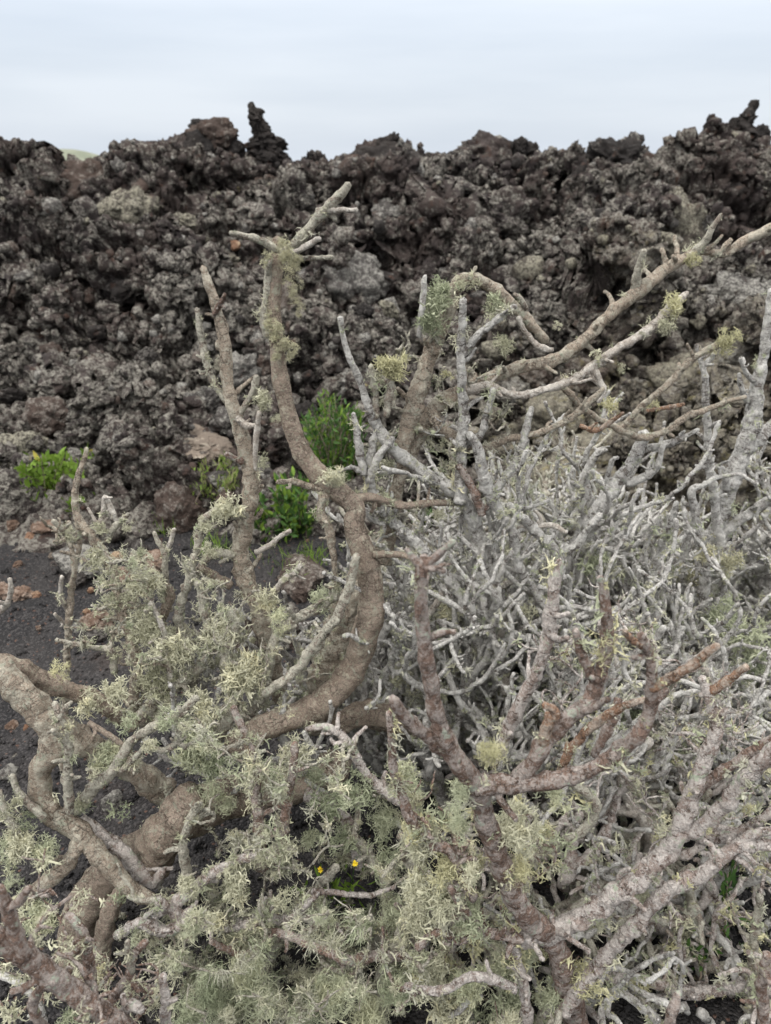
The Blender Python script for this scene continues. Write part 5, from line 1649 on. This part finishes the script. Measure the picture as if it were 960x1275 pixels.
for k in range(260):
    px_ = rng.uniform(-10, 970)
    if 50 < px_ < 116:
        continue
    uv = (px_ - 480) / 1020
    q = lava_surface(uv * 7.9, 7.9 + rng.normal() * .25)
    r = .05 * rng.lognormal(0, .45)
    V, F = SHAPES['jagged'][int(rng.integers(5))] if r > .09 else SMALL[int(rng.integers(len(SMALL)))]
    Rm = rot_to(rng.normal(size=3), rng) * r * np.array([1, rng.uniform(.6, 1), rng.uniform(.6, 1.1)])
    B['lava_black' if rng.random() < .6 else 'lava'].add(V @ Rm.T + q + np.array([0, 0, .35 * r]), None, F)
for m, bag in B.items():
    tag(link('lava_rubble', bag.mesh('lava_rubble', MT[m])), 'loose small clinker covering the lava front', 'rubble', kind='stuff')

# gravel on the cinder
bag, bag2 = Bag(), Bag()
for k in range(5200):
    x, y = rng.uniform(-40, 1000), rng.uniform(640, 1400)
    p = ground_pt(x, y)
    if p[1] > 3.6:
        continue
    edge = np.clip((p[1] - 2.6) / .8, 0, 1)
    r = (.0045 + .011 * edge * rng.random()) * rng.lognormal(0, .45)
    V, F = SMALL[int(rng.integers(len(SMALL)))]
    Rm = rot_to(rng.normal(size=3), rng) * r
    zz = (.045 * perlin(p[None] * 1.3) + .016 * perlin(p[None] * 5))[0]
    (bag2 if rng.random() < .006 + .04 * edge else bag).add(V @ Rm.T + np.array([p[0], p[1], zz + .3 * r]), None, F)
tag(link('gravel', bag.mesh('gravel', MT['ground'])), 'dark cinder gravel on the ground', 'gravel', kind='stuff')
tag(link('gravel', bag2.mesh('gravel', MT['stone_rust'])), 'rust coloured cinder chips on the ground', 'gravel', kind='stuff')


# ================================================================== green bushes at the foot of the lava
def leaf_mesh(bag, p, d, L, w, g, tint, fold=.25):
    """one leaf: folded blade of three spans"""
    side = np.cross(d, g.normal(size=3))
    side /= np.linalg.norm(side) + 1e-9
    nrm = np.cross(side, d)
    ts = np.array([0, .3, .65, 1.0])
    ws = np.array([.15, .9, .8, .05]) * w
    mid = p + d[None] * (ts * L)[:, None] + nrm[None] * (-.25 * L * ts ** 2)[:, None]
    a = mid - side[None] * ws[:, None] + nrm[None] * (ws * fold)[:, None]
    c = mid + side[None] * ws[:, None] + nrm[None] * (ws * fold)[:, None]
    V = np.concatenate([a, mid, c])
    F = []
    for k in range(3):
        F += [[k, k + 1, 5 + k, 4 + k], [4 + k, 5 + k, 9 + k, 8 + k]]
    bag.add(V, np.array(F), None, tint=np.full(len(V), tint))


def bush(name, label, cat, base, stems, leafs, seed, mat, mat2=None, frac2=0., up=.6, stem_r=.003):
    """stems: list of tip points; leafs = (per stem, length, width)"""
    g = np.random.default_rng(seed)
    root = empty(name, base)
    tag(root, label, cat)
    fol, fol2, st = Bag(), Bag(), Bag()
    n, L, w = leafs
    for tip in stems:
        a = np.zeros(3) + g.normal(size=3) * .02
        a[2] = 0
        b_ = np.asarray(tip) - np.asarray(base)
        mid = (a + b_) / 2 + g.normal(size=3) * .04 + np.array([0, 0, -.02])
        P = catmull([[*a, stem_r], [*mid, stem_r * .8], [*b_, stem_r * .4]], .02)
        tube(st, P, 6, .1, .1, .2, seed=g.uniform(0, 99))
        for _ in range(n):
            k = int((1 - g.random() ** 1.6 * .72) * (len(P) - 1))
            d = g.normal(size=3) * .7 + np.array([0, 0, up]) + (P[min(k + 1, len(P) - 1), :3] - P[k - 1, :3]) * 8
            d /= np.linalg.norm(d)
            q = P[k, :3] + g.normal(size=3) * .012
            leaf_mesh(fol2 if g.random() < frac2 else fol, q, d, L * g.uniform(.6, 1.2), w * g.uniform(.7, 1.2), g, g.random())
    link('stems', st.mesh('stems', MT['stem']), root)
    if fol.n:
        link('foliage', fol.mesh('foliage', MT[mat]), root)
    if fol2.n:
        o = link('foliage', fol2.mesh('foliage', MT[mat2]), root)
    return root


g = np.random.default_rng(77)


def tips(cx, cy, rx, ry, Y, n, dY=.12, shape=None):
    out = []
    while len(out) < n:
        a, c = g.uniform(-1, 1, 2)
        if a * a + c * c > 1:
            continue
        out.append(at(cx + a * rx, cy + c * ry, Y + g.uniform(-dY, dY))[0])
    return out


bush('green_bush', 'low sprawling bush with bright green leaves and a few yellow ones, at the picture edge', 'bush', at(85, 655, 3.35)[0], tips(60, 588, 38, 24, 3.3, 34) + tips(88, 615, 30, 30, 3.25, 40) + tips(95, 640, 22, 18, 3.2, 16) + tips(108, 575, 12, 18, 3.35, 8) + [at(28, 570, 3.4)[0], at(35, 580, 3.4)[0]], (20, .046, .012), 1, 'leaf_bright', 'leaf_yellow', .010, up=.4)
bush('green_bush', 'upright bush with deep green leaves behind the S-shaped stem', 'bush', at(415, 610, 3.5)[0], tips(415, 540, 40, 45, 3.5, 70, .18) + tips(410, 500, 16, 18, 3.5, 14) + tips(440, 520, 14, 16, 3.5, 12), (26, .036, .0058), 2, 'leaf_dark', 'leaf_bright', .3, up=1.0)
bush('green_bush', 'yellow-green feathery bush against the brown block by the second stem', 'bush', at(275, 650, 3.3)[0], tips(262, 610, 22, 40, 3.3, 36) + tips(285, 590, 12, 26, 3.3, 14), (26, .034, .004), 3, 'leaf_olive', 'leaf_bright', .3, up=1.3)
bush('green_bush', 'dark green bush squeezed behind the second bare stem', 'bush', at(305, 660, 3.4)[0], tips(288, 620, 22, 36, 3.4, 40) + tips(300, 645, 24, 24, 3.35, 20), (18, .045, .008), 4, 'leaf_dark', 'leaf_bright', .2, up=.9)
bush('green_bush', 'low dark green bush between the two bare stems', 'bush', at(352, 668, 3.2)[0], tips(352, 635, 44, 30, 3.1, 76) + tips(365, 605, 20, 20, 3.25, 16), (18, .045, .009), 5, 'leaf_dark', 'leaf_bright', .3, up=.7)
bush('green_bush', 'dark green sprigs seen through the fork of the grey stems', 'bush', at(515, 670, 3.2)[0], tips(515, 640, 24, 20, 3.2, 22), (16, .04, .008), 6, 'leaf_dark', 'leaf_bright', .4, up=.7)
bush('green_bush', 'small green plant glimpsed on the ground under the lilac branches', 'bush', ground_pt(880, 1200), [ground_pt(870 + a, 1180 + c) + np.array([0, 0, .12 + .06 * (k % 3)]) for k, (a, c) in enumerate([(-20, -40), (30, -50), (10, 0), (-10, 40), (40, 30)])], (22, .032, .005), 8, 'leaf_dark', 'leaf_bright', .15, up=.6)

# grass blades in tufts on the dark soil
for (x, y, n, lab) in ((195, 665, 40, 'short bright grass tuft at the foot of the brown block'), (265, 690, 60, 'tall grass tuft under the yellow-green bush'), (390, 700, 50, 'thin grass on dark soil beside the S-shaped stem'), (350, 705, 26, 'sparse grass blades between the two bare stems')):
    bag = Bag()
    p0 = slope_pt(x, y)[0]
    p0[2] = max(p0[2], 0)
    for _ in range(n):
        d = g.normal(size=3) * .35 + np.array([0, 0, 1])
        d /= np.linalg.norm(d)
        leaf_mesh(bag, np.array([g.normal() * .06, g.normal() * .05, 0]), d, g.uniform(.04, .13), .0022, g, g.random())
    o = link('grass_tuft', bag.mesh('grass_tuft', MT['leaf_bright']), None, p0)
    tag(o, lab, 'grass', kind='stuff')

# yellow flowers under the shrub
fb = ground_pt(420, 1130)
root = empty('flowering_plant', fb)
tag(root, 'small plant with two yellow flowers under the lichen shrub', 'flower')
st, fo = Bag(), Bag()
for (x, y) in ((399, 1083), (442, 1075)):
    tip, m = at(x, y, 1.03)
    tipl = tip - fb
    P = catmull([[0, 0, 0, .0015], [*(tipl * .5 + np.array([.01, 0, 0])), .0012], [*tipl, .001]], .01)
    tube(st, P, 5, .05, .05, .1, seed=x)
    for k in range(7):
        q = P[int(g.uniform(.1, .8) * len(P)), :3]
        d = g.normal(size=3) + np.array([0, 0, .5])
        leaf_mesh(fo, q, d / np.linalg.norm(d), .03, .004, g, g.random())
    fl = Bag()
    up = np.array([0, -.5, .8])
    up /= np.linalg.norm(up)
    for k in range(9):
        R3 = rot_to(up, np.random.default_rng(int(x)))
        an = k / 9 * 6.283
        d = R3 @ np.array([math.cos(an), math.sin(an), .25])
        leaf_mesh(fl, np.zeros(3), d, .0065, .0022, g, .5)
    V, F = strap_tuft(int(x), 12, 2, .2, .6, .2, 0, 0)
    fl.add(V * .003, F, None, tint=np.full(len(V), .5))
    link('flower', fl.mesh('flower', MT['petal']), root, tipl)
for k in range(40):
    d = g.normal(size=3) + np.array([0, 0, .6])
    leaf_mesh(fo, np.array([g.normal() * .05, g.normal() * .05, .02 + abs(g.normal()) * .04]), d / np.linalg.norm(d), .035, .004, g, g.random())
link('stems', st.mesh('stems', MT['leaf_dark']), root)
link('foliage', fo.mesh('foliage', MT['leaf_bright']), root)


# ------------------------------------------------------------------ sky and light
SUN_EL, SUN_AZ = math.radians(60), math.radians(228)     # azimuth clockwise from +Y: behind the viewer, to the left
w = bpy.data.worlds.new("World")
scene.world = w
w.use_nodes = True
nt = w.node_tree
nd = nt.nodes
bg = nd['Background']
bg.inputs['Strength'].default_value = .1
sky = nd.new('ShaderNodeTexSky')
sky.sky_type = 'NISHITA'
sky.sun_disc = False
sky.sun_elevation = SUN_EL
sky.sun_rotation = SUN_AZ
sky.air_density = 1.0
sky.dust_density = 2.0
tc = nd.new('ShaderNodeTexCoord')
mp = nd.new('ShaderNodeMapping')
mp.inputs['Scale'].default_value = (1.2, 1.2, 9.0)
nt.links.new(tc.outputs['Generated'], mp.inputs['Vector'])
no = nd.new('ShaderNodeTexNoise')
no.inputs['Scale'].default_value = 1.6
no.inputs['Detail'].default_value = 5
no.inputs['Roughness'].default_value = .5
nt.links.new(mp.outputs['Vector'], no.inputs['Vector'])
rp = nd.new('ShaderNodeValToRGB')
rp.color_ramp.elements[0].position = .30
rp.color_ramp.elements[0].color = (5.3, 5.85, 6.6, 1)
rp.color_ramp.elements[1].position = .68
rp.color_ramp.elements[1].color = (6.45, 6.9, 7.5, 1)
nt.links.new(no.outputs['Fac'], rp.inputs['Fac'])
mx = nd.new('ShaderNodeMix')
mx.data_type = 'RGBA'
mx.inputs['Factor'].default_value = .9
nt.links.new(sky.outputs['Color'], mx.inputs[6])
nt.links.new(rp.outputs['Color'], mx.inputs[7])
# overcast sky: brighter towards the zenith
sx = nd.new('ShaderNodeSeparateXYZ')
nt.links.new(tc.outputs['Generated'], sx.inputs[0])
mr = nd.new('ShaderNodeMapRange')
mr.interpolation_type = 'SMOOTHSTEP'
mr.inputs['From Min'].default_value = .05
mr.inputs['From Max'].default_value = .75
mr.inputs['To Min'].default_value = 1.0
mr.inputs['To Max'].default_value = 2.9
nt.links.new(sx.outputs['Z'], mr.inputs['Value'])
vm = nd.new('ShaderNodeVectorMath')
vm.operation = 'SCALE'
mz = nd.new('ShaderNodeMix')
mz.data_type = 'RGBA'
mz.inputs[7].default_value = (8.0, 7.9, 7.75, 1)
mf = nd.new('ShaderNodeMapRange')
mf.interpolation_type = 'SMOOTHSTEP'
mf.inputs['From Min'].default_value = .12
mf.inputs['From Max'].default_value = .5
nt.links.new(sx.outputs['Z'], mf.inputs['Value'])
nt.links.new(mf.outputs['Result'], mz.inputs['Factor'])
nt.links.new(mx.outputs[2], mz.inputs[6])
nt.links.new(mz.outputs[2], vm.inputs[0])
nt.links.new(mr.outputs['Result'], vm.inputs['Scale'])
nt.links.new(vm.outputs[0], bg.inputs['Color'])

sl = bpy.data.lights.new("sun", 'SUN')
sl.energy = 1.3
sl.angle = math.radians(14)
sl.color = (1.0, .965, .91)
so = bpy.data.objects.new("sun", sl)
COL.objects.link(so)
dirv = Vector((math.sin(SUN_AZ) * math.cos(SUN_EL), math.cos(SUN_AZ) * math.cos(SUN_EL), math.sin(SUN_EL)))
so.rotation_euler = dirv.to_track_quat('Z', 'Y').to_euler()
so.location = dirv * 20

vs = scene.view_settings
vs.view_transform = 'Standard'
vs.look = 'None'
vs.exposure = 0.40
vs.gamma = 1.0
vs.use_curve_mapping = False
scene.render.engine = 'CYCLES'
scene.cycles.max_bounces = 6
scene.cycles.diffuse_bounces = 4
scene.cycles.transmission_bounces = 3
scene.cycles.use_denoising = True
